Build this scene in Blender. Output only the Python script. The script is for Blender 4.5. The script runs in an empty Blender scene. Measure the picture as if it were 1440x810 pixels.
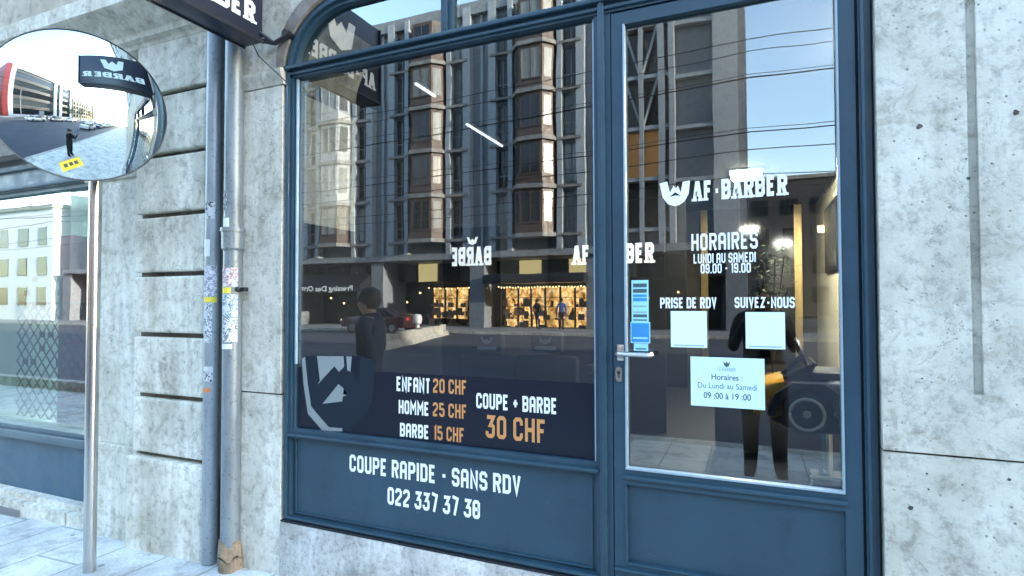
import bpy, bmesh, math, random
from mathutils import Vector, Matrix
random.seed(7)
R = math.radians
sc = bpy.context.scene
COL = sc.collection

# ------------------------------------------------------------------ camera
F_PX = 793.0
YAW, PITCH, ROLL = R(23.2), R(1.45), 0.0025
CAM = Vector((0, -2.5, 1.54))
cd = bpy.data.cameras.new('camera')
cam = bpy.data.objects.new('camera', cd)
COL.objects.link(cam)
cd.sensor_width = 36
cd.lens = F_PX / 1440 * 36
cd.clip_start, cd.clip_end = 0.02, 2000
cam.matrix_world = (Matrix.Translation(CAM) @ Matrix.Rotation(YAW, 4, 'Z')
                    @ Matrix.Rotation(R(90) + PITCH, 4, 'X') @ Matrix.Rotation(-ROLL, 4, 'Z'))
sc.camera = cam

# ------------------------------------------------------------------ world, sun, exposure
SUN_EL, SUN_AZ = R(12), R(9)          # azimuth from +x (along the street) towards +y (behind the shop)
w = bpy.data.worlds.new('World')
sc.world = w
w.use_nodes = True
nt = w.node_tree
sky = nt.nodes.new('ShaderNodeTexSky')
sky.sky_type = 'NISHITA'
sky.sun_disc = False
sky.sun_elevation = SUN_EL
sky.sun_rotation = R(90) - SUN_AZ
sky.air_density = 1.0
sky.dust_density = 0.7
sky.ozone_density = 1.1
bg = nt.nodes['Background']
nt.links.new(sky.outputs['Color'], bg.inputs['Color'])
bg.inputs['Strength'].default_value = 0.15
sd = bpy.data.lights.new('sun', 'SUN')
sd.energy = 2.0
sd.angle = R(0.5)
sd.color = (1.0, 0.88, 0.72)
sun = bpy.data.objects.new('sun', sd)
COL.objects.link(sun)
sdir = Vector((math.cos(SUN_EL) * math.cos(SUN_AZ), math.cos(SUN_EL) * math.sin(SUN_AZ), math.sin(SUN_EL)))
sun.rotation_euler = sdir.to_track_quat('Z', 'Y').to_euler()
sun.location = (60, 10, 40)
sc.view_settings.view_transform = 'Standard'
sc.view_settings.look = 'None'
sc.view_settings.exposure = 3.8
sc.view_settings.gamma = 1.0
sc.view_settings.use_curve_mapping = False
sc.cycles.max_bounces = 12
sc.cycles.transparent_max_bounces = 16
sc.cycles.glossy_bounces = 5
sc.cycles.sample_clamp_indirect = 6
sc.cycles.caustics_reflective = False


# ------------------------------------------------------------------ measuring helper: pixel of the photo -> point on plane y=Y
def ray(px, py):
    u, v = (px - 720) / F_PX, (405 - py) / F_PX
    c, s = math.cos(ROLL), math.sin(ROLL)
    u, v = u * c - v * s, u * s + v * c
    f, z = math.cos(PITCH) - v * math.sin(PITCH), math.sin(PITCH) + v * math.cos(PITCH)
    return Vector((-math.sin(YAW) * f + math.cos(YAW) * u, math.cos(YAW) * f + math.sin(YAW) * u, z))


def at(px, py, Y=0.0):
    r = ray(px, py)
    p = CAM + r * ((Y - CAM.y) / r.y)
    return p.x, p.z


# ------------------------------------------------------------------ materials
MATS = {}


def new_mat(name):
    m = bpy.data.materials.new(name)
    m.use_nodes = True
    MATS[name] = m
    return m, m.node_tree, m.node_tree.nodes['Principled BSDF']


def plain(name, col, rough=0.5, metal=0.0, emit=None, es=0.0, coat=0.0):
    m, t, b = new_mat(name)
    b.inputs['Base Color'].default_value = (*col, 1)
    b.inputs['Roughness'].default_value = rough
    b.inputs['Metallic'].default_value = metal
    b.inputs['Coat Weight'].default_value = coat
    if emit:
        b.inputs['Emission Color'].default_value = (*emit, 1)
        b.inputs['Emission Strength'].default_value = es
    return m


def N(t, typ, **kw):
    n = t.nodes.new(typ)
    for k, v in kw.items():
        if k in n.inputs:
            n.inputs[k].default_value = v
        else:
            setattr(n, k, v)
    return n


def ramp(t, src, stops):
    r = t.nodes.new('ShaderNodeValToRGB')
    e = r.color_ramp.elements
    while len(e) < len(stops):
        e.new(0.5)
    for i, (p, c) in enumerate(stops):
        e[i].position = p
        e[i].color = (*c, 1) if len(c) == 3 else c
    t.links.new(src, r.inputs[0])
    return r.outputs[0]


def mixc(t, fac, a, b, mode='MIX'):
    n = t.nodes.new('ShaderNodeMix')
    n.data_type = 'RGBA'
    n.blend_type = mode
    for sock, v in ((n.inputs[0], fac), (n.inputs[6], a), (n.inputs[7], b)):
        if hasattr(v, 'is_linked') or hasattr(v, 'links'):
            t.links.new(v, sock)
        elif isinstance(v, (int, float)):
            sock.default_value = v
        else:
            sock.default_value = (*v, 1)
    return n.outputs[2]


def coords(t, scale=(1, 1, 1), world=True):
    if world:
        g = t.nodes.new('ShaderNodeNewGeometry').outputs['Position']
    else:
        g = t.nodes.new('ShaderNodeTexCoord').outputs['Object']
    mp = t.nodes.new('ShaderNodeMapping')
    mp.inputs['Scale'].default_value = scale
    t.links.new(g, mp.inputs[0])
    return mp.outputs[0]


def noise(t, vec, scale, detail=6, rough=0.6, dist=0.0):
    n = N(t, 'ShaderNodeTexNoise', Scale=scale, Detail=detail, Roughness=rough, Distortion=dist)
    t.links.new(vec, n.inputs['Vector'])
    return n.outputs['Fac']


def bump(t, b, h, strength, dist=0.01):
    n = N(t, 'ShaderNodeBump', Strength=strength, Distance=dist)
    t.links.new(h, n.inputs['Height'])
    t.links.new(n.outputs[0], b.inputs['Normal'])


def stone(name, base, dark, pits=0.5, scale=1.0, stain=0.5, bumpy=0.5):
    """Weathered limestone: mottling, rain streaks, small dark pits."""
    m, t, b = new_mat(name)
    v = coords(t)
    n1 = noise(t, v, 2.3 * scale, 8, 0.62)
    n2 = noise(t, v, 22 * scale, 6, 0.7)
    c = ramp(t, n1, [(0.30, dark), (0.52, base), (0.75, [min(1, x * 1.12) for x in base])])
    sp = ramp(t, n2, [(0.33, (0.55, 0.55, 0.56)), (0.5, (1, 1, 1)), (0.7, (1.04, 1.04, 1.02))])
    c = mixc(t, 0.75, c, sp, 'MULTIPLY')
    vs = coords(t, (5.0, 5.0, 0.55))
    st = ramp(t, noise(t, vs, 1.6 * scale, 6, 0.65, 0.4), [(0.42, (0.50, 0.455, 0.385)), (0.6, (1, 1, 1))])
    c = mixc(t, stain, c, st, 'MULTIPLY')
    big = ramp(t, noise(t, v, 0.9 * scale, 4, 0.6, 0.8), [(0.34, (0.72, 0.69, 0.63)), (0.5, (0.95, 0.945, 0.93)), (0.66, (1.05, 1.05, 1.05))])
    c = mixc(t, 0.85, c, big, 'MULTIPLY')
    mid = ramp(t, noise(t, v, 9 * scale, 7, 0.72, 0.6), [(0.36, (0.60, 0.57, 0.52)), (0.47, (1, 1, 1)), (0.62, (1.06, 1.06, 1.05))])
    c = mixc(t, 0.7, c, mid, 'MULTIPLY')
    cr = ramp(t, noise(t, v, 3.6 * scale, 5, 0.6, 1.4), [(0.494, (1, 1, 1)), (0.5, (0.5, 0.49, 0.47)), (0.506, (1, 1, 1))])
    crm = ramp(t, noise(t, v, 1.7 * scale, 2), [(0.48, (0, 0, 0)), (0.56, (1, 1, 1))])
    c = mixc(t, crm, c, mixc(t, 1.0, c, cr, 'MULTIPLY'))
    oi = N(t, 'ShaderNodeObjectInfo')
    bv = ramp(t, oi.outputs['Random'], [(0.0, (0.86, 0.85, 0.83)), (1.0, (1.06, 1.06, 1.05))])
    c = mixc(t, 1.0, c, bv, 'MULTIPLY')
    # small pits
    vo = N(t, 'ShaderNodeTexVoronoi', Scale=26 * scale, Randomness=1.0)
    t.links.new(v, vo.inputs['Vector'])
    pm = ramp(t, noise(t, v, 6 * scale, 3), [(0.45, (0, 0, 0)), (0.62, (1, 1, 1))])
    pr = ramp(t, vo.outputs['Distance'], [(0.07, (1, 1, 1)), (0.17, (0, 0, 0))])
    pit = mixc(t, 1.0, pr, pm, 'MULTIPLY')
    pitf = t.nodes.new('ShaderNodeMath')
    pitf.operation = 'MULTIPLY'
    t.links.new(pit, pitf.inputs[0])
    pitf.inputs[1].default_value = pits
    c = mixc(t, pitf.outputs[0], c, [x * 0.22 for x in dark])
    t.links.new(c, b.inputs['Base Color'])
    b.inputs['Roughness'].default_value = 0.85
    hs = t.nodes.new('ShaderNodeMath')
    hs.operation = 'MULTIPLY_ADD'
    t.links.new(pitf.outputs[0], hs.inputs[0])
    hs.inputs[1].default_value = -1.5
    t.links.new(n2, hs.inputs[2])
    bump(t, b, hs.outputs[0], bumpy, 0.006)
    return m


def paint(name, col, rough=0.35, var=0.12, emit=None):
    m, t, b = new_mat(name)
    v = coords(t)
    n1 = noise(t, v, 3.0, 5)
    c = ramp(t, n1, [(0.3, [x * (1 - var) for x in col]), (0.7, [x * (1 + var) for x in col])])
    t.links.new(c, b.inputs['Base Color'])
    dirt = ramp(t, noise(t, v, 7.0, 8, 0.7), [(0.36, (0.72, 0.70, 0.68)), (0.48, (1, 1, 1))])
    c = mixc(t, 0.55, c, dirt, 'MULTIPLY')
    chip = ramp(t, noise(t, v, 34.0, 5, 0.65), [(0.70, (0, 0, 0)), (0.73, (1, 1, 1))])
    c = mixc(t, chip, c, [min(1, x * 2.2 + .05) for x in col])
    t.links.new(c, b.inputs['Base Color'])
    bump(t, b, noise(t, coords(t, (60, 60, 4)), 2.0, 3), 0.10, 0.002)
    r = ramp(t, noise(t, v, 6.0, 7, .7), [(0.3, [rough * 0.65] * 3), (0.7, [rough * 1.45] * 3)])
    t.links.new(r, b.inputs['Roughness'])
    return m


def glass(name, refl, tint, rough=0.0):
    """Coated shop glass: part mirror, part see-through (only its outer faces reflect)."""
    m, t, b = new_mat(name)
    t.nodes.remove(b)
    out = t.nodes['Material Output']
    tr = N(t, 'ShaderNodeBsdfTransparent')
    tr.inputs[0].default_value = (*tint, 1)
    gl = N(t, 'ShaderNodeBsdfGlossy', Roughness=rough)
    gl.inputs['Color'].default_value = (0.93, 0.98, 1.0, 1)
    fr = N(t, 'ShaderNodeFresnel', IOR=1.5)
    ma = N(t, 'ShaderNodeMath', operation='MULTIPLY_ADD')
    t.links.new(fr.outputs[0], ma.inputs[0])
    ma.inputs[1].default_value = 1.0 - refl
    ma.inputs[2].default_value = refl - 0.04
    geo = N(t, 'ShaderNodeNewGeometry')
    inv = N(t, 'ShaderNodeMath', operation='SUBTRACT')
    inv.inputs[0].default_value = 1.0
    t.links.new(geo.outputs['Backfacing'], inv.inputs[1])
    mu = N(t, 'ShaderNodeMath', operation='MULTIPLY')
    t.links.new(ma.outputs[0], mu.inputs[0])
    t.links.new(inv.outputs[0], mu.inputs[1])
    mx = N(t, 'ShaderNodeMixShader')
    t.links.new(mu.outputs[0], mx.inputs[0])
    t.links.new(tr.outputs[0], mx.inputs[1])
    t.links.new(gl.outputs[0], mx.inputs[2])
    # slight waviness of the pane
    v = coords(t)
    bp = N(t, 'ShaderNodeBump', Strength=0.13, Distance=0.004)
    t.links.new(noise(t, v, 1.6, 2), bp.inputs['Height'])
    t.links.new(bp.outputs[0], gl.inputs['Normal'])
    t.links.new(mx.outputs[0], out.inputs['Surface'])
    return m


STONE = stone('limestone', (0.73, 0.72, 0.64), (0.58, 0.57, 0.50), 0.75, 1.0, 0.38)
STONE_R = stone('pale limestone', (0.70, 0.70, 0.63), (0.57, 0.57, 0.51), 0.85, 1.1, 0.22)
STONE_G = stone('grey plinth stone', (0.56, 0.55, 0.52), (0.34, 0.34, 0.33), 0.7, 1.8, 0.3, 1.0)
STONE_J = stone('joint mortar', (0.10, 0.10, 0.095), (0.06, 0.06, 0.06), 0.2)
STONE_JL = stone('shaded joint', (0.22, 0.21, 0.19), (0.12, 0.11, 0.10), 0.2)  # groove shade darkened into the joint colour
STONE_D = stone('dark grey stone', (0.34, 0.32, 0.30), (0.2, 0.19, 0.18), 0.4)  # darker stone tone for arch ring, recess, lintel and roofs
RENDER = stone('beige render', (0.50, 0.46, 0.38), (0.40, 0.37, 0.31), 0.15, 0.6, 0.2)
BLUE = paint('blue joinery paint', (0.018, 0.053, 0.081), 0.45, 0.14)
BLUE2 = paint('faded blue paint', (0.10, 0.145, 0.17), 0.5, 0.12)
BEAD = plain('pale bead', (0.30, 0.38, 0.43), 0.35)
GLASS_D = None
GAP = plain('dark gap', (0.008, 0.011, 0.016), 0.7)
GLASS = glass('shop glass', 0.20, (0.62, 0.66, 0.68))
GLASS_T = glass('old glass', 0.24, (0.50, 0.56, 0.56))
VINYL = plain('dark navy vinyl', (0.008, 0.011, 0.022), 0.32)
VINYL.node_tree.nodes['Principled BSDF'].inputs['Specular IOR Level'].default_value = .3
VIN_G = plain('grey vinyl', (0.23, 0.255, 0.25), 0.6)
VIN_D = plain('slate vinyl', (0.015, 0.022, 0.032), 0.75)
VIN_D.node_tree.nodes['Principled BSDF'].inputs['Specular IOR Level'].default_value = .12
WHITE = plain('white vinyl', (0.88, 0.89, 0.86), 0.55)
BACKLIT = plain('backlit white letters', (0.8, 0.8, 0.8), 0.5, 0, (1, 1, 1), 0.16)
ORANGE = plain('orange vinyl', (0.62, 0.27, 0.085), 0.55)
PAPER = plain('paper', (0.62, 0.86, 0.85), 0.7)
INK = plain('ink', (0.06, 0.10, 0.11), 0.7)
FADED = plain('faded ink', (0.28, 0.42, 0.43), 0.7)
CARD = plain('blue card', (0.04, 0.27, 0.58), 0.5)
CARD2 = plain('pale blue card', (0.34, 0.72, 0.86), 0.5)
STEEL = plain('brushed steel', (0.55, 0.55, 0.54), 0.26, 1.0)
CHROME = plain('chrome', (0.8, 0.8, 0.8), 0.08, 1.0)
MIRROR = plain('convex mirror', (0.66, 0.74, 0.75), 0.012, 1.0)
BLACKM = plain('black metal', (0.012, 0.014, 0.02), 0.4)
NAVYM = plain('navy black metal', (0.014, 0.018, 0.036), 0.32)
RUBBER = plain('rubber', (0.015, 0.015, 0.016), 0.8)
DARK = plain('charcoal wall paint', (0.009, 0.010, 0.013), 0.8)
CREAM = plain('cream wall paint', (0.74, 0.67, 0.51), 0.7)
BRASS = plain('brass', (0.80, 0.58, 0.25), 0.28, 1.0)
LEATHER = plain('black leather', (0.018, 0.018, 0.02), 0.45)
YELLOW = plain('orange yellow car paint', (0.75, 0.36, 0.03), 0.3, 0, None, 0, 0.5)
CARBLK = plain('navy black car paint', (0.012, 0.014, 0.03), 0.3, 0, None, 0, 0.6)
STK_Y = plain('yellow sticker', (0.75, 0.62, 0.06), 0.6)
STK_O = plain('orange sticker', (0.6, 0.2, 0.07), 0.6)
SKIN = plain('skin', (0.46, 0.29, 0.21), 0.6)
HAIR = plain('dark hair', (0.012, 0.010, 0.009), 0.6)
BLACKCLOTH = plain('black cloth', (0.008, 0.008, 0.009), 0.9)
NAVYCLOTH = plain('navy cloth', (0.012, 0.026, 0.058), 0.9)
BLUECLOTH = plain('blue cloth', (0.03, 0.06, 0.22), 0.9)
RED = plain('red paint', (0.30, 0.03, 0.03), 0.5)
WHITEP = plain('white wall', (0.72, 0.74, 0.76), 0.6)
LED = plain('led tube', (0.9, 0.9, 0.9), 0.5, 0, (0.95, 0.97, 1.0), .30)
PANEL = plain('ceiling light diffuser', (0.9, 0.9, 0.85), 0.5, 0, (1.0, 0.91, 0.74), 32.0)
WARM = plain('warm bulb', (0.9, 0.8, 0.6), 0.5, 0, (1.0, 0.72, 0.32), .9)
LEAF = plain('leaf', (0.035, 0.075, 0.025), 0.6)
BARK = plain('bark', (0.06, 0.045, 0.035), 0.9)


def asphalt():
    m, t, b = new_mat('asphalt')
    v = coords(t)
    c = ramp(t, noise(t, v, 0.35, 8, 0.65), [(0.35, (0.032, 0.041, 0.060)), (0.65, (0.052, 0.062, 0.084))])
    c2 = ramp(t, noise(t, v, 60, 3), [(0.3, (0.75, 0.75, 0.75)), (0.7, (1.2, 1.2, 1.2))])
    t.links.new(mixc(t, 1.0, c, c2, 'MULTIPLY'), b.inputs['Base Color'])
    b.inputs['Roughness'].default_value = 0.75
    return m


def paving():
    m, t, b = new_mat('pavement slabs')
    v = coords(t)
    mp = N(t, 'ShaderNodeMapping')
    mp.inputs['Rotation'].default_value = (0, 0, R(90))
    t.links.new(v, mp.inputs[0])
    br = N(t, 'ShaderNodeTexBrick', Scale=1.0)
    t.links.new(mp.outputs[0], br.inputs['Vector'])
    br.inputs['Color1'].default_value = (1, 1, 1, 1)
    br.inputs['Color2'].default_value = (0.88, 0.88, 0.88, 1)
    br.inputs['Mortar'].default_value = (0.42, 0.42, 0.42, 1)
    br.inputs['Mortar Size'].default_value = 0.009
    br.inputs['Mortar Smooth'].default_value = 0.25
    br.inputs['Brick Width'].default_value = 0.72
    br.inputs['Row Height'].default_value = 0.42
    n1 = noise(t, v, 1.7, 8, 0.65)
    c = ramp(t, n1, [(0.30, (0.40, 0.42, 0.42)), (0.5, (0.60, 0.63, 0.61)), (0.72, (0.74, 0.77, 0.75))])
    sp = ramp(t, noise(t, v, 75, 4, 0.7), [(0.35, (0.72, 0.72, 0.72)), (0.6, (1.08, 1.08, 1.08))])
    c = mixc(t, 0.8, c, sp, 'MULTIPLY')
    c = mixc(t, 0.8, c, br.outputs['Color'], 'MULTIPLY')
    drt = ramp(t, noise(t, v, 4.5, 8, 0.7, 0.6), [(0.36, (0.56, 0.54, 0.50)), (0.50, (1, 1, 1))])
    c = mixc(t, 0.75, c, drt, 'MULTIPLY')
    vo = N(t, 'ShaderNodeTexVoronoi', Scale=3.2)
    t.links.new(v, vo.inputs['Vector'])
    gum = ramp(t, vo.outputs['Distance'], [(0.055, (1, 1, 1)), (0.075, (0, 0, 0))])
    c = mixc(t, gum, c, (0.20, 0.20, 0.19))
    t.links.new(c, b.inputs['Base Color'])
    b.inputs['Roughness'].default_value = 0.8
    bump(t, b, br.outputs['Fac'], -0.35, 0.004)
    return m


def pipe_paint(name, a, bcol):
    m, t, b = new_mat(name)
    v = coords(t, (6, 6, 1.0))
    c = ramp(t, noise(t, v, 2.5, 8, 0.7, 0.5), [(0.3, a), (0.7, bcol)])
    c2 = ramp(t, noise(t, coords(t), 45, 4), [(0.32, (0.45, 0.45, 0.45)), (0.42, (1, 1, 1))])
    t.links.new(mixc(t, 0.7, c, c2, 'MULTIPLY'), b.inputs['Base Color'])
    b.inputs['Roughness'].default_value = 0.42
    b.inputs['Metallic'].default_value = 0.25
    return m


def graffiti(name, seed, bgc=(0.62, 0.66, 0.68), fg=(0.05, 0.08, 0.10), sc_=38):
    m, t, b = new_mat(name)
    v = coords(t)
    mp = N(t, 'ShaderNodeMapping')
    mp.inputs['Location'].default_value = (seed * 1.7, seed, seed * .6)
    t.links.new(v, mp.inputs[0])
    n = noise(t, mp.outputs[0], sc_, 3, 0.5, 1.8)
    c = ramp(t, n, [(0.42, bgc), (0.465, fg), (0.53, fg), (0.57, bgc)])
    c2 = ramp(t, noise(t, mp.outputs[0], 14, 3), [(0.45, bgc), (0.55, (0.45, 0.52, 0.56))])
    pm = ramp(t, noise(t, mp.outputs[0], 19, 2), [(0.42, (0, 0, 0)), (0.5, (1, 1, 1))])
    t.links.new(mixc(t, pm, c2, c), b.inputs['Base Color'])
    b.inputs['Roughness'].default_value = 0.7
    return m


def shop_glow():
    m, t, b = new_mat('lit shop shelves')
    v = coords(t)
    c = ramp(t, noise(t, v, 2.6, 7, 0.72, 0.5), [(0.34, (0.05, 0.02, 0.006)), (0.44, (0.50, 0.24, 0.05)), (0.54, (1.0, 0.66, 0.24)), (0.66, (1.0, 0.92, 0.72))])
    c = mixc(t, 0.75, c, ramp(t, noise(t, coords(t, (1, 1, .25)), 1.3, 3), [(0.38, (0.22, 0.17, 0.12)), (0.58, (1.1, 1.0, 0.9))]), 'MULTIPLY')
    t.links.new(c, b.inputs['Base Color'])
    t.links.new(c, b.inputs['Emission Color'])
    b.inputs['Emission Strength'].default_value = 0.40
    return m


ASPHALT, PAVING = asphalt(), paving()
PIPE_A = pipe_paint('blue grey pipe paint', (0.20, 0.24, 0.265), (0.33, 0.375, 0.40))
PIPE_B = pipe_paint('light grey pipe paint', (0.13, 0.16, 0.18), (0.24, 0.285, 0.31))
SHOPGLOW = shop_glow()
CLAD = paint('grey blue cladding', (0.170, 0.192, 0.218), 0.6, 0.15)
CLAD_L = paint('pale grey fin', (0.31, 0.35, 0.385), 0.6, 0.12)
CLAD_P = paint('pale end column', (0.34, 0.37, 0.40), 0.6, 0.1)
BROWN = paint('brown bay cladding', (0.066, 0.042, 0.033), 0.5, 0.3)
def rand_window(name, stops, rough):
    m, t, b = new_mat(name)
    oi = N(t, 'ShaderNodeObjectInfo')
    c = ramp(t, oi.outputs['Random'], stops)
    n = noise(t, coords(t, (9, 9, .6)), 1.0, 3)
    c = mixc(t, 0.8, c, ramp(t, n, [(.35, (.55, .55, .55)), (.65, (1.15, 1.15, 1.15))]), 'MULTIPLY')
    t.links.new(c, b.inputs['Base Color'])
    b.inputs['Roughness'].default_value = rough
    return m


WIN_D = rand_window('dark window', [(0, (.006, .008, .012)), (.75, (.014, .018, .026)), (.9, (.05, .055, .06)), (1, (.10, .11, .11))], .12)
WIN_B = rand_window('curtained window', [(0, (.015, .017, .022)), (.3, (.06, .065, .07)), (.6, (.15, .165, .165)), (1, (.34, .37, .36))], .25)
WIN_L = rand_window('pale window', [(0, (.05, .05, .05)), (.4, (.14, .145, .135)), (1, (.36, .37, .34))], .3)
WIN_Y = plain('yellow lit window', (0.5, 0.42, 0.2), 0.4, 0, (1.0, 0.80, 0.35), 0.16)
WIN_O = plain('orange lit window', (0.5, 0.25, 0.08), 0.4, 0, (1.0, 0.45, 0.12), 0.035)
CONC = stone('concrete barrier', (0.50, 0.51, 0.49), (0.38, 0.38, 0.37), 0.2)


# ------------------------------------------------------------------ builders
class B:
    def __init__(self):
        self.bm = bmesh.new()

    def box(self, x0, x1, y0, y1, z0, z1, bev=0.0):
        bm = self.bm
        r = bmesh.ops.create_cube(bm, size=1.0)
        vs = r['verts']
        for v in vs:
            v.co = Vector(((x0 + x1) / 2 + v.co.x * (x1 - x0), (y0 + y1) / 2 + v.co.y * (y1 - y0), (z0 + z1) / 2 + v.co.z * (z1 - z0)))
        if bev:
            es = list({e for v in vs for e in v.link_edges})
            bmesh.ops.bevel(bm, geom=es, offset=bev, segments=2, profile=0.6, affect='EDGES')
        return self

    def obox(self, c, size, rz=0.0, rx=0.0, bev=0.0):
        bm = self.bm
        r = bmesh.ops.create_cube(bm, size=1.0)
        vs = r['verts']
        M = Matrix.Translation(c) @ Matrix.Rotation(rz, 4, 'Z') @ Matrix.Rotation(rx, 4, 'X')
        for v in vs:
            v.co = M @ Vector((v.co.x * size[0], v.co.y * size[1], v.co.z * size[2]))
        if bev:
            es = list({e for v in vs for e in v.link_edges})
            bmesh.ops.bevel(bm, geom=es, offset=bev, segments=2, profile=0.6, affect='EDGES')
        return self

    def cone(self, p0, p1, r0, r1=None, seg=20, caps=True):
        p0, p1 = Vector(p0), Vector(p1)
        r1 = r0 if r1 is None else r1
        d = p1 - p0
        M = Matrix.Translation((p0 + p1) / 2) @ d.to_track_quat('Z', 'Y').to_matrix().to_4x4()
        bmesh.ops.create_cone(self.bm, cap_ends=caps, segments=seg, radius1=r0, radius2=r1, depth=d.length, matrix=M)
        return self

    def sphere(self, c, r, seg=14, scale=(1, 1, 1)):
        M = Matrix.Translation(c) @ Matrix.Diagonal((*scale, 1))
        bmesh.ops.create_uvsphere(self.bm, u_segments=seg, v_segments=max(6, seg // 2), radius=r, matrix=M)
        return self

    def tube(self, pts, r, seg=8, closed=False):
        pts = [Vector(p) for p in pts]
        n = len(pts)
        rings = []
        up = Vector((0.013, 0.021, 1)).normalized()
        for i, p in enumerate(pts):
            a = pts[(i - 1) % n] if closed or i > 0 else p
            b = pts[(i + 1) % n] if closed or i < n - 1 else p
            d = (b - a).normalized()
            s = d.cross(up)
            if s.length < 1e-3:
                s = d.cross(Vector((1, 0, 0)))
            s.normalize()
            t = s.cross(d)
            rings.append([self.bm.verts.new(p + (s * math.cos(k * 2 * math.pi / seg) + t * math.sin(k * 2 * math.pi / seg)) * r) for k in range(seg)])
        for i in range(n if closed else n - 1):
            a, b = rings[i], rings[(i + 1) % n]
            for k in range(seg):
                self.bm.faces.new((a[k], a[(k + 1) % seg], b[(k + 1) % seg], b[k]))
        if not closed:
            self.bm.faces.new(rings[0][::-1])
            self.bm.faces.new(rings[-1])
        return self

    def prism(self, pts, axis, a0, a1):
        """Extrude a polygon. axis 'y': pts are (x,z); 'x': pts are (y,z); 'z': pts are (x,y)."""
        def P(u, v, a):
            return {'y': (u, a, v), 'x': (a, u, v), 'z': (u, v, a)}[axis]
        n = len(pts)
        lo = [self.bm.verts.new(P(u, v, a0)) for u, v in pts]
        hi = [self.bm.verts.new(P(u, v, a1)) for u, v in pts]
        self.bm.faces.new(lo)
        self.bm.faces.new(hi[::-1])
        for i in range(n):
            j = (i + 1) % n
            self.bm.faces.new((lo[j], lo[i], hi[i], hi[j]))
        return self

    def sheet(self, pts):
        self.bm.faces.new([self.bm.verts.new(p) for p in pts])
        return self

    def lathe(self, prof, c, seg=32):
        c = Vector(c)
        rings = [[self.bm.verts.new(c + Vector((r * math.cos(k * 2 * math.pi / seg), r * math.sin(k * 2 * math.pi / seg), z))) for k in range(seg)] for r, z in prof]
        for a, b in zip(rings, rings[1:]):
            for k in range(seg):
                self.bm.faces.new((a[k], a[(k + 1) % seg], b[(k + 1) % seg], b[k]))
        return self


def smooth(me, ang=35):
    for p in me.polygons:
        p.use_smooth = True
    try:
        me.set_sharp_from_angle(angle=R(ang))
    except Exception:
        pass


def root_loc(o):
    while o.parent:
        o = o.parent
    return o.location.copy()


def out(b, name, mat, parent=None, local=False, fix=True, sm=True, keep=False):
    """Link builder b as ONE mesh object; verts are world coordinates unless local."""
    bm = b.bm
    if fix:
        bmesh.ops.recalc_face_normals(bm, faces=bm.faces)
    if parent is not None and not local:
        bmesh.ops.translate(bm, verts=bm.verts, vec=-root_loc(parent))
    loc = Vector()
    if parent is None and not keep:
        xs = [v.co for v in bm.verts]
        lo = Vector([min(v[i] for v in xs) for i in range(3)])
        hi = Vector([max(v[i] for v in xs) for i in range(3)])
        loc = Vector(((lo.x + hi.x) / 2, (lo.y + hi.y) / 2, lo.z))
        bmesh.ops.translate(bm, verts=bm.verts, vec=-loc)
    me = bpy.data.meshes.new(name)
    bm.to_mesh(me)
    bm.free()
    mats = mat if isinstance(mat, (list, tuple)) else [mat]
    for m in mats:
        me.materials.append(m)
    if sm:
        smooth(me)
    o = bpy.data.objects.new(name, me)
    COL.objects.link(o)
    o.location = loc
    if parent is not None:
        o.parent = parent
    return o


def tag(o, label, cat, group=None):
    o['label'] = label
    o['category'] = cat
    if group:
        o['group'] = group
    return o


def thing(name, label, cat, loc=(0, 0, 0), rz=0.0, group=None):
    o = bpy.data.objects.new(name, None)
    o.empty_display_size = 0.1
    COL.objects.link(o)
    o.location = loc
    o.rotation_euler = (0, 0, rz)
    return tag(o, label, cat, group)


def struct(o):
    o['kind'] = 'structure'
    return o


def copy_tree(o, parent=None):
    c = o.copy()
    COL.objects.link(c)
    if parent is not None:
        c.parent = parent
    for ch in list(o.children):
        copy_tree(ch, c)
    return c


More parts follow.
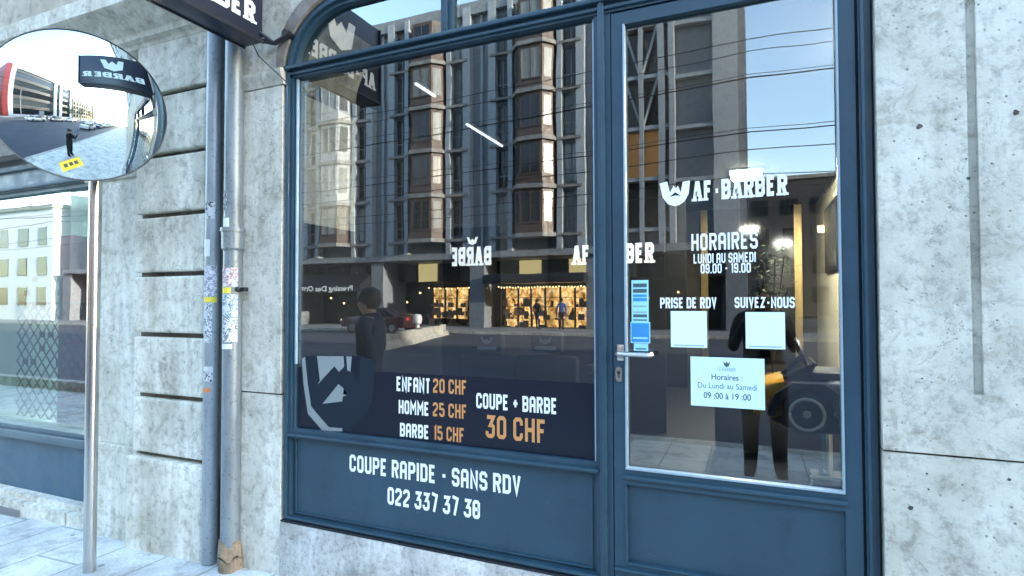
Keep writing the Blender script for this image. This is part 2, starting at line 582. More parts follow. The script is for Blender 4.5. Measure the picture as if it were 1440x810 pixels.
# ------------------------------------------------------------------ angular block lettering
K = 0.45
GL = {
    'A': [[(0, 0), (0, 4 - K), (K, 4), (2 - K, 4), (2, 4 - K), (2, 0)], [(0, 1.7), (2, 1.7)]],
    '^': [[(-.15, 0), (.75, 4), (1.25, 4), (2.15, 0)], [(.3, 1.25), (1.7, 1.25)]],
    'B': [[(0, 2), (2 - K, 2), (2, 2 + K), (2, 4 - K), (2 - K, 4), (0, 4), (0, 0), (2 - K, 0), (2, K), (2, 2 - K), (2 - K, 2)]],
    'C': [[(2, 2.8), (2, 4 - K), (2 - K, 4), (K, 4), (0, 4 - K), (0, K), (K, 0), (2 - K, 0), (2, K), (2, 1.2)]],
    'D': ['c', [(0, 0), (2 - K, 0), (2, K), (2, 4 - K), (2 - K, 4), (0, 4)]],
    'E': [[(1.8, 4), (0, 4), (0, 0), (1.8, 0)], [(0, 2.05), (1.5, 2.05)]],
    'F': [[(1.8, 4), (0, 4), (0, 0)], [(0, 2.05), (1.5, 2.05)]],
    'H': [[(0, 0), (0, 4)], [(2, 0), (2, 4)], [(0, 2.05), (2, 2.05)]],
    'I': [[(0, 0), (0, 4)]],
    'L': [[(0, 4), (0, 0), (1.7, 0)]],
    'M': [[(0, 0), (0, 4), (1.35, 1.6), (2.7, 4), (2.7, 0)]],
    'N': [[(0, 0), (0, 4), (2, 0), (2, 4)]],
    'O': ['c', [(K, 0), (2 - K, 0), (2, K), (2, 4 - K), (2 - K, 4), (K, 4), (0, 4 - K), (0, K)]],
    'P': [[(0, 0), (0, 4), (2 - K, 4), (2, 4 - K), (2, 1.8 + K), (2 - K, 1.8), (0, 1.8)]],
    'R': [[(0, 0), (0, 4), (2 - K, 4), (2, 4 - K), (2, 2 + K), (2 - K, 2), (0, 2)], [(1.1, 2), (2, 0)]],
    'S': [[(2, 3.0), (2, 4 - K), (2 - K, 4), (K, 4), (0, 4 - K), (0, 2 + K), (K, 2.05), (2 - K, 2.05), (2, 2 - K), (2, K), (2 - K, 0), (K, 0), (0, K), (0, 1.0)]],
    'T': [[(0, 4), (2, 4)], [(1, 4), (1, 0)]],
    'U': [[(0, 4), (0, K), (K, 0), (2 - K, 0), (2, K), (2, 4)]],
    'V': [[(0, 4), (1, 0), (2, 4)]],
    'Z': [[(0, 4), (2, 4), (0, 0), (2, 0)]],
    '0': ['c', [(K, 0), (2 - K, 0), (2, K), (2, 4 - K), (2 - K, 4), (K, 4), (0, 4 - K), (0, K)]],
    '1': [[(-.5, 3.5), (0.1, 4), (0.1, 0)]],
    '2': [[(0, 3.1), (0, 4 - K), (K, 4), (2 - K, 4), (2, 4 - K), (2, 2.5), (0, 0.7), (0, 0), (2, 0)]],
    '3': [[(0, 4), (2, 4), (1.0, 2.3), (2 - K, 2.3), (2, 2), (2, K), (2 - K, 0), (K, 0), (0, K), (0, 1.0)]],
    '5': [[(1.9, 4), (0, 4), (0, 2.3), (2 - K, 2.3), (2, 2), (2, K), (2 - K, 0), (K, 0), (0, K), (0, .9)]],
    '7': [[(0, 4), (2, 4), (0.8, 0)]],
    '8': ['c', [(K, 0), (2 - K, 0), (2, K), (2, 4 - K), (2 - K, 4), (K, 4), (0, 4 - K), (0, K)], [(0, 2.05), (2, 2.05)]],
    '9': [[(0, 1.0), (0, K), (K, 0), (2 - K, 0), (2, K), (2, 4 - K), (2 - K, 4), (K, 4), (0, 4 - K), (0, 2.2), (K, 1.8), (2, 1.8)]],
    '-': [[(0.1, 1.9), (1.3, 1.9)]],
    '+': [[(0, 1.9), (2.0, 1.9)], [(1.0, 0.75), (1.0, 3.05)]],
    '.': [[(0, -.05), (0, 0.35)]],
    '*': [[(0, 1.7), (0.9, 1.7)]],
}


def stroke_quads(pl, wd, closed):
    n = len(pl)
    P = [Vector(p) for p in pl]
    L, Rr = [], []
    for i in range(n):
        p = P[i]
        d0 = (p - P[i - 1]).normalized() if (closed or i > 0) else None
        d1 = (P[(i + 1) % n] - p).normalized() if (closed or i < n - 1) else None
        if d0 is None or d1 is None:
            d = d1 if d0 is None else d0
            nn = Vector((-d.y, d.x))
            k = 1.0
            ext = wd / 2 if False else 0
            L.append(p + nn * wd / 2)
            Rr.append(p - nn * wd / 2)
            continue
        n0, n1 = Vector((-d0.y, d0.x)), Vector((-d1.y, d1.x))
        m = n0 + n1
        m = n0 if m.length < 1e-4 else m.normalized()
        k = 1 / max(0.42, m.dot(n0))
        L.append(p + m * wd / 2 * k)
        Rr.append(p - m * wd / 2 * k)
    return [(L[i], L[(i + 1) % n], Rr[(i + 1) % n], Rr[i]) for i in range(n if closed else n - 1)]


def glyphs(text, wd=0.8, gap=1.45, serif=0.0):
    """-> list of quads and the advance width; strokes end flush with cap height 0-wd/2 .. 4+wd/2."""
    qs, x, k = [], 0.0, 0
    for ch in text:
        if ch == ' ':
            x += 1.5
            continue
        g = GL[ch]
        lines = g[1:] if g[0] == 'c' else g
        wdt = max(p[0] for pl in lines for p in pl)
        off = -min(0, min(p[0] for pl in lines for p in pl))
        for li, pl in enumerate(lines):
            closed = (g[0] == 'c' and li == 0)
            pl2 = [list(p) for p in pl]
            if not closed:      # lengthen vertical ends to the full cap height
                for e, nb in ((0, 1), (-1, -2)):
                    if abs(pl2[e][0] - pl2[nb][0]) < 1e-6 or ch in 'VRMN7^':
                        if pl2[e][1] <= 0.01:
                            pl2[e][1] = -wd / 2
                        elif pl2[e][1] >= 3.99:
                            pl2[e][1] = 4 + wd / 2
                if serif:
                    for e in (0, -1):
                        p = pl2[e]
                        if p[1] < 0 or p[1] > 4:
                            yy = p[1] + (serif / 2 if p[1] < 0 else -serif / 2)
                            for q in stroke_quads([(p[0] - wd * .85, yy), (p[0] + wd * .85, yy)], serif, False):
                                qs.append(([(a.x + x + off, a.y) for a in q], k + 3))
            for q in stroke_quads([tuple(p) for p in pl2], wd, closed):
                qs.append(([(a.x + x + off, a.y) for a in q], k))
                k = (k + 1) % 3
        x += wdt + off + gap
    return qs, x - gap, wd


def lettering(text, mat, parent, x0, x1, z0, z1, y, wd=0.85, serif=0.0, mirror=False, name='lettering', gap=1.45, label=None):
    _, adv, wd = glyphs(text, wd, gap, serif)
    sx = (x1 - x0) / (adv + wd)
    sz = (z1 - z0) / (4 + wd)
    cur, o = 0.0, None
    for word in text.split(' '):          # one part for each word
        qs, a_, _ = glyphs(word, wd, gap, serif)
        b = B()
        for q, k in qs:
            pts = []
            for u, v in q:
                X = x0 + (u + cur + wd / 2) * sx
                if mirror:
                    X = x1 - (u + cur + wd / 2) * sx
                pts.append((X, y - 0.00025 * k, z0 + (v + wd / 2) * sz))
            b.sheet(pts)
        o = out(b, name, mat, parent, fix=False, sm=False)
        cur += a_ + gap + 1.5
    if label:
        o['label'] = label
    return o


def lettering_px(text, mat, parent, pl, pr, yt, yb, y, **kw):
    """Place lettering from the photo: left/right pixel columns, top and base rows at the left end."""
    x0, z0 = at(pl, yb, y)
    _, z1 = at(pl, yt, y)
    x1, _ = at(pr, yb, y)
    return lettering(text, mat, parent, x0, x1, z0, z1, y, **kw)


def font_text(text, mat, parent, xc, zc, height, y, name='lettering', bold=0.0, sx=1.0, width=None):
    cu = bpy.data.curves.new('t', 'FONT')
    cu.body = text
    cu.size = 1.0
    cu.offset = bold
    cu.align_x = 'CENTER'
    cu.align_y = 'CENTER'
    cu.resolution_u = 3
    o = bpy.data.objects.new('t', cu)
    COL.objects.link(o)
    dg = bpy.context.evaluated_depsgraph_get()
    me = bpy.data.meshes.new_from_object(o.evaluated_get(dg))
    bpy.data.objects.remove(o)
    xs = [v.co.x for v in me.vertices]
    k = height * 1.38
    kx = k * sx
    if width:
        kx = width / (max(xs) - min(xs))
    off = root_loc(parent) if parent else Vector()
    for v in me.vertices:
        v.co = Vector((xc + v.co.x * kx, y, zc + v.co.y * k)) - off
    me.materials.clear()
    me.materials.append(mat)
    me.name = name
    o = bpy.data.objects.new(name, me)
    COL.objects.link(o)
    o.parent = parent
    return o


# ================================================================== GROUND
b = B()
xs = [-140, -12, -8] + [-8 + i * .4 for i in range(1, 15)] + [-2.4, 0, 4, 20, 160]


def gz(x):
    return 0.032 * max(-5.6, min(0, x + 2.4))


for a, c in zip(xs, xs[1:]):
    b.sheet([(a, -3.9, gz(a)), (c, -3.9, gz(c)), (c, 0.6, gz(c)), (a, 0.6, gz(a))])
bmesh.ops.remove_doubles(b.bm, verts=b.bm.verts, dist=1e-4)
struct(out(b, 'pavement', PAVING, keep=True))
b = B()
b.box(-140, 160, -4.12, -3.902, -0.5, 0.004, 0.012)
struct(out(b, 'kerb', CONC, keep=True))
b = B()
b.box(-600, 600, -600, 60, -1.2, -0.32)
struct(out(b, 'ground', ASPHALT, keep=True))
b = B()
b.box(-140, 160, -24.0, -4.122, -0.31, -0.13)
struct(out(b, 'road', ASPHALT, keep=True))
b = B()
b.box(-140, 160, -34, -24.2, -0.31, 0.0)
struct(out(b, 'far_pavement', plain('far paving', (0.20, 0.205, 0.21), 0.8), keep=True))
b = B()
b.box(-140, 160, -24.198, -24.0, -0.31, 0.004, 0.012)
struct(out(b, 'far_kerb', CONC, keep=True))
for i in range(26):
    pass
b = B()
for i in range(34):
    b.box(-60 + i * 5.5, -57.4 + i * 5.5, -20.06, -19.94, -0.1305, -0.126)
for yy in (-13.0, -14.45, -16.2, -17.65):
    b.box(-140, 160, yy - .03, yy + .03, -0.1305, -0.125)
struct(out(b, 'road_markings', plain('worn road paint', (0.11, 0.115, 0.12), 0.6), keep=True))

# ================================================================== STONE BUILDING
bd = thing('stone_building', 'pale weathered limestone building whose ground floor holds the blue barber shopfront', 'building', (0, 0.3, 0))
YS = -0.05
# left stone pier between downpipes and shopfront, with arch ring
a_, b_ = 0.45, 0.40
XL, ZS = -2.492, 2.88
arc = [(XL + a_ - a_ * math.cos(R(k)), ZS + b_ * math.sin(R(k))) for k in range(0, 91, 6)]
p = B()
p.box(-2.86, XL, YS, 0.6, 1.021, 2.80)                       # upper block of the pier
p.box(-2.86, XL + 0.004, YS + .004, 0.6, -0.2, 1.012)        # lower block
p.prism([(-2.86, 2.90)] + [(XL, 2.90)] + [q for q in arc if q[1] > 2.90] + [(-2.04, 3.285), (1.2, 3.285), (1.2, 4.4), (-2.86, 4.4)], 'y', YS, 0.6)
out(p, 'pier', STONE, bd, sm=False)
p = B()
p.prism([(q[0] + .012, q[1] - .008) for q in arc if q[1] > 2.9][::-1] + [(XL + .012, 2.90), (XL - .04, 2.90)] + [(q[0] - .04, q[1] + .05) for q in arc if q[1] > 2.9], 'y', YS - .012, 0.02)
out(p, 'arch_ring', STONE_D, bd)
p = B()
p.prism([(YS - .028, 2.893), (YS - .028, 2.862), (YS - .018, 2.84), (YS - .004, 2.806), (0.2, 2.806), (0.2, 2.898), (YS, 2.898)], 'x', -2.855, XL + .012)
out(p, 'impost', STONE, bd)
p = B()
p.box(-2.86, XL, YS + .012, .5, 1.0115, 1.0215)
out(p, 'mortar_joint', STONE_J, bd)
p = B()
p.box(0.43, 4, -.048, .5, .990, 1.000)
out(p, 'mortar_joint', STONE_J, bd)
# right wall with a chased groove
XR = 0.428
p = B()
p.box(XR, 0.698, -.06, .6, 0.999, 4.4)
p.box(0.728, 4.2, -.06, .6, 0.999, 4.4)
p.box(0.698, 0.728, -.06, .6, 0.999, 1.215)
p.box(0.698, 0.728, -.06, .6, 2.63, 4.4)
p.box(0.698, 0.728, -.040, .6, 1.215, 2.63)
p.box(XR, 4.2, -.06, .6, -0.2, .991)
out(p, 'wall', STONE_R, bd, sm=False)
rng_h = random.Random(8)
for px, py, r in ((1294, 181, .014), (1430, 162, .015), (1363, 254, .010), (1279, 717, .014), (1302, 669, .006), (1304, 691, .006), (1418, 678, .008), (1296, 535, .005), (1345, 171, .005), (1293, 226, .005)):
    x, z = at(px, py, -.06)
    hb = B()
    r *= .62
    hb.cone((x, -.0608, z), (x, -.03, z), r, r * .6, 11)
    for vv in hb.bm.verts:
        vv.co.x += rng_h.uniform(-.25, .25) * r
        vv.co.z += rng_h.uniform(-.25, .25) * r
    out(hb, 'drill_hole', STONE_J, bd)
for px, py, r in ((730 / 1.0, 0, 0),):
    pass
# pipe recess wall and block pilaster
p = B()
p.box(-3.12, -2.86, 0.0, .6, -.3, 4.4)
out(p, 'recess_wall', STONE_D, bd)
gr = [4.0, 2.895, 2.5, 2.11, 1.726, 1.336, 0.942, 0.562]
rng = random.Random(3)
for z1, z0 in zip(gr, gr[1:]):
    p = B()
    p.box(-3.755, -3.098, -.062 - rng.uniform(0, .006), .3, z0 + .015, z1 - .015 if z1 < 3.9 else 3.24, 0.014)
    out(p, 'rusticated_block', STONE, bd, sm=False)
p = B()
p.box(-3.75, -3.10, -.018, .3, .55, 3.24)
out(p, 'block_joint', STONE_JL, bd)
p = B()
p.box(-3.78, -3.068, -.09, .3, -.3, .548, .018)
out(p, 'base_block', STONE, bd, sm=False)
p = B()
p.box(-4.37, -3.70, 0.0, .5, .58, 3.0)
p.box(-4.33, -3.76, -.02, .5, -.3, .578, .01)
out(p, 'jamb_stone', STONE, bd, sm=False)
p = B()
p.box(-4.40, -3.756, -.03, .4, 2.44, 2.47, .006)
p.box(-4.39, -3.756, -.018, .4, 2.40, 2.44, .006)
p.box(-4.41, -3.756, -.045, .4, 2.47, 2.50, .006)
out(p, 'capital', STONE, bd)
# cornice above the neighbouring shop
p = B()
p.prism([(.3, 3.235), (-.065, 3.235), (-.075, 3.262), (-.105, 3.275), (-.115, 3.31), (-.16, 3.335), (-.19, 3.385), (-.245, 3.41), (-.26, 3.43), (-.26, 3.53), (-.225, 3.555), (.3, 3.60)], 'x', -12, -3.10)
out(p, 'cornice', STONE, bd)
p = B()
p.box(-12, -3.10, 0.02, .6, 3.56, 4.4)
out(p, 'rendered_wall', RENDER, bd)
p = B()
p.box(-12, -4.38, .02, .6, 2.72, 3.234)
out(p, 'lintel', STONE_D, bd)
# plinth under the shopfront and the step
p = B()
p.box(-2.489, -0.60, -.055, .4, -.3, .298, .015)
out(p, 'plinth', STONE_G, bd)
p = B()
p.box(-.60, .428, -.16, .4, -.3, .292, .012)
out(p, 'door_step', STONE_G, bd)
# upper storeys (seen in the street mirror)
p = B()
p.box(-12, 16, .05, 12, 4.401, 24)
p.box(-12.2, 16.2, -.4, 12.2, 24.0, 24.5)
p.box(4.2, 16, -.05, .6, -.3, 4.401)
out(p, 'upper_wall', STONE, bd)
w0 = None
for i in range(7):
    for j in range(6):
        if w0 is None:
            wb = B()
            wb.box(-.6, .6, .02, .049, 0, 2.0)
            w0 = out(wb, 'window', WIN_D, bd, local=True)
            f = B()
            f.box(-.72, -.6, -.03, .045, -.1, 2.1)
            f.box(.6, .72, -.03, .045, -.1, 2.1)
            f.box(-.6, .6, -.03, .045, 2.0, 2.1)
            f.box(-.78, .78, -.08, .045, -.2, -.1)
            out(f, 'window_frame', WHITEP, w0, local=True)
            o = w0
        else:
            o = copy_tree(w0)
        o.location = (-10 + i * 3.9, -.3 + .05 - .05, 5.3 + j * 3.2)

# ================================================================== BARBER SHOPFRONT
sf = thing('shopfront', 'blue timber barber shopfront with large glass pane, price panel and glazed door', 'shopfront', (-1.03, 0.0, 0.30))
YF = -.030
f = B()
f.box(-2.478, -2.432, YF, .06, .300, 2.878)                                    # left stile
f.box(-2.470, -2.448, YF - .014, YF + .001, .322, 2.874, .006)
f.box(-2.432, -2.420, -.014, .05, .80, 2.84)
f.box(-.655, -.578, YF + .006, .06, .300, 2.84)                                # mullion
f.box(-.634, -.602, YF - .016, YF + .007, .300, 3.26, .008)
f.box(-.6225, -.6135, YF - .020, YF - .015, .302, 3.25, .002)
f.box(-2.432, -.655, YF + .004, .06, .300, .336)                               # bottom rail
f.box(-2.450, -.640, YF - .012, YF + .005, .318, .334, .006)
f.box(-2.432, -.655, YF + .004, .06, .772, .826)                               # rail over the panel
f.box(-2.445, -.640, YF - .016, YF + .005, .783, .800, .006)
# transom
f.box(-2.478, .405, YF, .06, 2.840, 2.915)
f.box(-2.485, .412, YF - .026, YF + .001, 2.886, 2.908, .006)
f.box(-2.480, .410, YF - .012, YF + .001, 2.853, 2.868, .004)
# right jamb
f.box(.376, .405, YF, .06, .295, 2.84)
f.box(.382, .394, YF - .014, YF + .001, .295, 2.85, .004)
f.box(.405, .419, YF + .014, .06, .295, 3.27)
f.box(.376, .405, YF, .06, 2.915, 3.27)
# upper lights: mullion and head
f.box(-1.452, -1.388, YF + .004, .06, 2.915, 3.25)
f.box(-1.430, -1.408, YF - .014, YF + .005, 2.905, 3.25, .006)
f.box(-.655, -.578, YF + .006, .06, 2.915, 3.25)
out(f, 'frame', BLUE, sf)
arc_o = [(XL + .014 + (a_ - .014) * (1 - math.cos(R(k))), ZS + (b_ - .014) * math.sin(R(k))) for k in range(0, 91, 5)]
arc_m = [(XL + .034 + (a_ - .034) * (1 - math.cos(R(k))), ZS + (b_ - .036) * math.sin(R(k))) for k in range(0, 91, 5)]
arc_m2 = [(XL + .056 + (a_ - .056) * (1 - math.cos(R(k))), ZS + (b_ - .060) * math.sin(R(k))) for k in range(0, 91, 5)]
arc_i = [(XL + .082 + (a_ - .082) * (1 - math.cos(R(k))), ZS + (b_ - .085) * math.sin(R(k))) for k in range(0, 91, 5)]


def band(o_, i_, y0, y1, zext, b):
    po = [(o_[0][0], 2.88)] + o_[1:] + [(.40, o_[-1][1])]
    pi = [(i_[0][0], 2.88)] + i_[1:] + [(.40, i_[-1][1])]
    n = len(po)
    vo = [[b.bm.verts.new((q[0], y, q[1])) for q in po] for y in (y0, y1)]
    vi = [[b.bm.verts.new((q[0], y, q[1])) for q in pi] for y in (y0, y1)]
    for k in range(n - 1):
        b.bm.faces.new((vo[0][k], vo[0][k + 1], vi[0][k + 1], vi[0][k]))
        b.bm.faces.new((vi[0][k], vi[0][k + 1], vi[1][k + 1], vi[1][k]))
        b.bm.faces.new((vo[1][k], vo[1][k + 1], vo[0][k + 1], vo[0][k]))


f = B()
band(arc_o, arc_i, YF - .002, .05, 0, f)
band(arc_m, arc_m2, YF - .020, YF + .0, 0, f)
out(f, 'arched_frame', BLUE, sf)
f = B()
f.box(-2.489, -2.478, -.02, .05, .296, 2.88)
f.box(-2.489, -.60, -.045, .05, .2985, .308)
f.box(.366, .376, -.008, .05, .295, 2.84)
f.box(.4192, .4275, -.004, .05, .295, 3.26)
f.box(-.5779, -.5735, -.012, .05, .295, 2.84)
f.box(-.5735, .366, -.008, .05, 2.832, 2.8395)
out(f, 'shadow_gap', GAP, sf)
# lower panel
f = B()
f.box(-2.432, -.655, -.004, .05, .336, .772)
f.box(-2.415, -2.404, -.012, -.003, .352, .765, .004)
f.box(-.685, -.674, -.012, -.003, .352, .765, .004)
f.box(-2.415, -.674, -.014, -.003, .345, .354, .004)
pn = out(f, 'lower_panel', BLUE, sf)
lettering_px('COUPE RAPIDE - SANS RDV', WHITE, pn, 490.2, 731, 637.5, 661.5, -.0055, wd=.92, gap=1.5)
lettering_px('022 337 37 38', WHITE, pn, 543.4, 673.5, 683.5, 708, -.0055, wd=.92, gap=1.5)
# beads of the big pane
f = B()
f.box(-2.4195, -2.408, -.018, -.002, 1.19, 2.836, .003)
f.box(-2.4195, -.657, -.020, -.002, .813, .824, .003)
f.box(-.664, -.656, -.012, -.002, .824, 2.836, .002)
out(f, 'glazing_bead', paint('bluish bead', (0.33, 0.44, 0.52), .35), sf)
# big pane with the dark price band on its inner face
g = B()
g.box(-2.420, -.655, .002, .010, .812, 2.842)
gp = out(g, 'window_pane', GLASS, sf, sm=False)
v = B()
v.box(-2.4075, -.6645, .0004, .0018, .8245, 1.172)
out(v, 'price_band', VINYL, gp)
for word, num, pa, ta, ba, pb, tb, bb in (('ENFANT', '20 CHF', (557, 604.5), 528.5, 549, (608.2, 655.7), 531.5, 551.5),
                                          ('HOMME', '25 CHF', (559.8, 602.5), 561.5, 580.5, (607.7, 655.7), 565, 584.5),
                                          ('BARBE', '15 CHF', (561.5, 602.3), 593.5, 612.8, (608.8, 652), 597.5, 617.5)):
    lettering_px(word, WHITE, gp, *pa, ta, ba, -.0005, wd=.95, gap=1.5)
    lettering_px(num, ORANGE, gp, *pb, tb, bb, -.0005, wd=.85, gap=1.5)
lettering_px('COUPE + BARBE', WHITE, gp, 668.9, 782.5, 552, 573.5, -.0005, wd=.92, gap=1.5)
lettering_px('30 CHF', ORANGE, gp, 682, 767, 583, 615, -.0005, wd=.85, gap=1.5)


# bearded W emblem, cut out of grey and slate vinyl
def poly_px(pts, y, ox, oy, s):
    return [(lambda q: (q[0], y, q[1]))(at(ox + px / s, oy + py / s, y)) for px, py in pts]


def emblem_piece(name, pts, mat, y, parent, ox=400, oy=480, s=5.783):
    e = B()
    e.sheet(poly_px(pts, y, ox, oy, s))
    bmesh.ops.triangulate(e.bm, faces=e.bm.faces)
    return out(e, name, mat, parent, fix=False, sm=False)


emblem_piece('emblem_outline', [(138, 132), (168, 112), (262, 106), (612, 112), (735, 150), (728, 300), (715, 480), (640, 612), (520, 700), (468, 728), (305, 722), (185, 580), (150, 330)], VIN_D, -.0004, gp)
emblem_piece('emblem_edge', [(138, 132), (165, 118), (185, 330), (212, 520), (285, 610), (355, 690), (465, 700), (465, 726), (305, 722), (185, 580), (150, 330)], VIN_G, -.0009, gp)
emblem_piece('emblem_face', [(262, 112), (478, 114), (482, 200), (440, 242), (402, 195), (265, 345), (285, 310)], VIN_G, -.0009, gp)
emblem_piece('emblem_face', [(500, 115), (545, 118), (532, 242), (508, 228)], VIN_G, -.0009, gp)
emblem_piece('emblem_mouth', [(435, 340), (478, 378), (472, 425), (508, 428), (470, 445), (465, 482), (305, 500)], VIN_G, -.0009, gp)
emblem_piece('emblem_dark_patch', [(548, 116), (612, 114), (598, 330), (540, 246)], VINYL, -.0009, gp)  # black vinyl patch of the emblem

# upper panes
g = B()
g.prism([(q[0] - .012, q[1] + .012) for q in arc_i if q[1] > 2.925] + [(-1.42, arc_i[-1][1] + .012), (-1.42, 2.90), (arc_i[0][0] - .012, 2.90)], 'y', .002, .010)
out(g, 'upper_pane', GLASS_T, sf, sm=False)
for xa, xb in ((-1.40, -.63), (-.60, .38)):
    g = B()
    g.box(xa, xb, .002, .010, 2.90, 3.22)
    out(g, 'upper_pane', GLASS_T, sf, sm=False)

# the door
DX0, DX1 = -.5733, .3658
d = B()
d.box(DX0, -.522, YF + .004, .03, .300, 2.8315)
d.box(.309, DX1, YF + .004, .03, .300, 2.8315)
d.box(-.522, .309, YF + .004, .03, 2.775, 2.8315)
d.box(-.522, .309, YF + .004, .03, .745, .812)
d.box(-.522, .309, YF + .004, .03, .300, .405)
d.box(-.530, .318, YF - .012, YF + .005, .770, .788, .006)
d.box(-.5733, .3658, YF - .014, YF + .005, .372, .386, .006)
dr = out(d, 'door', BLUE, sf)
d = B()
d.box(-.522, .309, -.006, .02, .405, .745)
d.box(-.526, -.517, -.032, -.005, .402, .742, .003)
d.box(-.526, .310, -.032, -.005, .401, .411, .003)
out(d, 'door_panel', BLUE, dr)
d = B()
d.box(-.5225, -.513, -.032, -.001, .812, 2.775, .003)
d.box(.302, .310, -.032, -.001, .812, 2.775, .003)
d.box(-.5225, .310, -.034, -.001, .811, .821, .003)
out(d, 'glazing_bead', BEAD, dr)
d = B()
d.box(-.523, .310, .002, .010, .808, 2.785)
dg_ = out(d, 'door_pane', glass('door glass', .165, (.66, .69, .68)), dr, sm=False)
d = B()                                   # lever handle
hx, hz = at(871, 497, -.05)
d.box(hx - .016, hx + .016, YF - .006, YF + .005, hz - .036, hz + .036, .006)
d.cone((hx, YF - .005, hz), (hx, YF - .055, hz), .011, .011, 14)
d.tube([(hx, YF - .052, hz), (hx + .03, YF - .056, hz - .001), (hx + .13, YF - .056, hz - .003), (hx + .138, YF - .048, hz - .003), (hx + .138, YF - .022, hz - .003)], .0105, 10)
out(d, 'handle', STEEL, dr)
d = B()
lx, lz = at(870, 527, -.03)
d.prism([(lx + .015 * math.cos(R(k)), lz + (.018 if math.sin(R(k)) >= 0 else -.018) + .015 * math.sin(R(k))) for k in range(0, 360, 20)], 'y', YF - .006, YF + .005)
lk = out(d, 'lock', STEEL, dr)
d = B()
d.cone((lx, YF - .0095, lz + .008), (lx, YF - .005, lz + .008), .008, .008, 12)
d.box(lx - .002, lx + .002, YF - .0092, YF - .005, lz - .016, lz + .004)
out(d, 'keyhole', RUBBER, lk)
YG = -.0012
lettering_px('^F*B^RBER', WHITE, dr, 974.8, 1108, 256.5, 284.5, YG, wd=1.15, serif=.6, gap=1.75)
lettering_px('HORAIRES', WHITE, dr, 972.6, 1066, 330.5, 354, YG, wd=.8)
lettering_px('LUNDI AU SAMEDI', WHITE, dr, 975.5, 1063, 358.5, 372, YG, wd=.85)
lettering_px('09.00 - 19.00', WHITE, dr, 985.4, 1056, 372.5, 386, YG, wd=.85)
lettering_px('PRISE DE RDV', WHITE, dr, 928.3, 1007.6, 419.5, 434.5, YG, wd=.95)
lettering_px('SUIVEZ-NOUS', WHITE, dr, 1033, 1117.7, 419.5, 434.5, YG, wd=.95)
e = B()
WL = [(275, 247), (308, 238), (320, 288), (336, 256), (347, 268), (355, 256), (368, 286), (376, 240), (408, 234), (402, 292), (384, 325), (362, 340), (342, 346), (312, 338), (288, 308)]
n_ = len(WL)
vs = [e.bm.verts.new(q) for q in poly_px(WL + [(318, 306), (343, 284), (368, 300), (343, 298)], YG, 840, 180, 3.115)]
e.bm.faces.new(vs[:n_])
bmesh.ops.triangulate(e.bm, faces=e.bm.faces)
loose = [v_ for v_ in e.bm.verts if not v_.link_faces]
bmesh.ops.delete(e.bm, geom=loose, context='VERTS')
out(e, 'beard_emblem', WHITE, dr, fix=False, sm=False)
emblem_piece('emblem_mouth', [(318, 306), (343, 285), (368, 300), (343, 299)], VINYL, YG - .0006, dr, 840, 180, 3.115)

# ---- papers and stickers on the door glass (each its own thing)


def px_sheet(name, x0, x1, yt, yb, mat, y, label, cat, th=.0012, group=None):
    """A flat card on the glass, from its pixel box."""
    xa, za = at(x0, yt, y)
    xb, zb = at(x1, yb, y)
    _, zc = at(x0, yb, y)
    z0, z1 = zc, za
    o = B()
    o.box(xa, xb, y - th, y, z0, z1)
    t = thing(name, label, cat, ((xa + xb) / 2, y, z0), 0, group)
    out(o, 'sheet', mat, t)
    return t, (xa, xb, z0, z1), y - th - .0004


YD = -.0025
t, (xa, xb, z0, z1), yy = px_sheet('notice', 970.5, 1075, 502.5, 571, PAPER, YD, 'pale paper notice with the opening hours taped inside the door glass', 'notice')
W_, H_ = xb - xa, z1 - z0
xm = (xa + xb) / 2
font_text('LE BARBIER', FADED, t, xm, z0 + H_ * .76, H_ * .075, yy, bold=.015, width=W_ * .25)
font_text('Horaires :', INK, t, xm, z0 + H_ * .60, H_ * .12, yy, bold=.012, width=W_ * .42)
font_text('Du Lundi au Samedi', INK, t, xm, z0 + H_ * .42, H_ * .12, yy, width=W_ * .80)
font_text('09 :00 à 19 :00', INK, t, xm, z0 + H_ * .22, H_ * .13, yy, bold=.016, width=W_ * .64)
e = B()
bx, bz, s_ = xm, z0 + H_ * .88, H_ * .07
e.sheet([(bx - s_, yy, bz + s_ * .7), (bx - s_ * .4, yy, bz + s_ * .1), (bx, yy, bz + s_ * .6), (bx + s_ * .4, yy, bz + s_ * .1), (bx + s_, yy, bz + s_ * .7), (bx + s_ * .6, yy, bz - s_ * .7), (bx, yy, bz - s_), (bx - s_ * .6, yy, bz - s_ * .7)][::-1])
out(e, 'beard_emblem', INK, t, fix=False, sm=False)
for px0, px1, ya, yb, lab in ((943, 994, 438.5, 489, 'blank white square sticker under the words PRISE DE RDV'), (1048, 1104, 440.5, 491.5, 'blank white square sticker under the words SUIVEZ-NOUS')):
    t, (xa, xb, z0, z1), yy = px_sheet('sticker', px0, px1, ya, yb, plain('white sticker paper', (.74, .88, .88), .7), YD, lab, 'sticker', group='white square stickers on the door')
    e = B()
    e.box(xa + .012, xb - .012, yy, yy + .0003, z0 + .006, z0 + .011)
    out(e, 'caption', FADED, t)
t, (xa, xb, z0, z1), yy = px_sheet('payment_sticker', 888, 912, 395, 454, CARD2, YD, 'tall pale blue payment sticker above the door handle', 'sticker')
for k, (a, c, m_) in enumerate(((.83, .92, INK), (.70, .79, INK), (.60, .66, CARD), (.50, .58, CARD), (.36, .40, FADED), (.22, .26, FADED), (.12, .19, INK), (.04, .07, INK))):
    e = B()
    e.box(xa + .007, xb - .007, yy, yy + .0003, z0 + (z1 - z0) * a, z0 + (z1 - z0) * c)
    out(e, 'print', m_, t)
t, (xa, xb, z0, z1), yy = px_sheet('card_sticker', 886.5, 914, 453.5, 483, CARD2, YD - .0018, 'square blue card sticker just above the door handle', 'sticker')
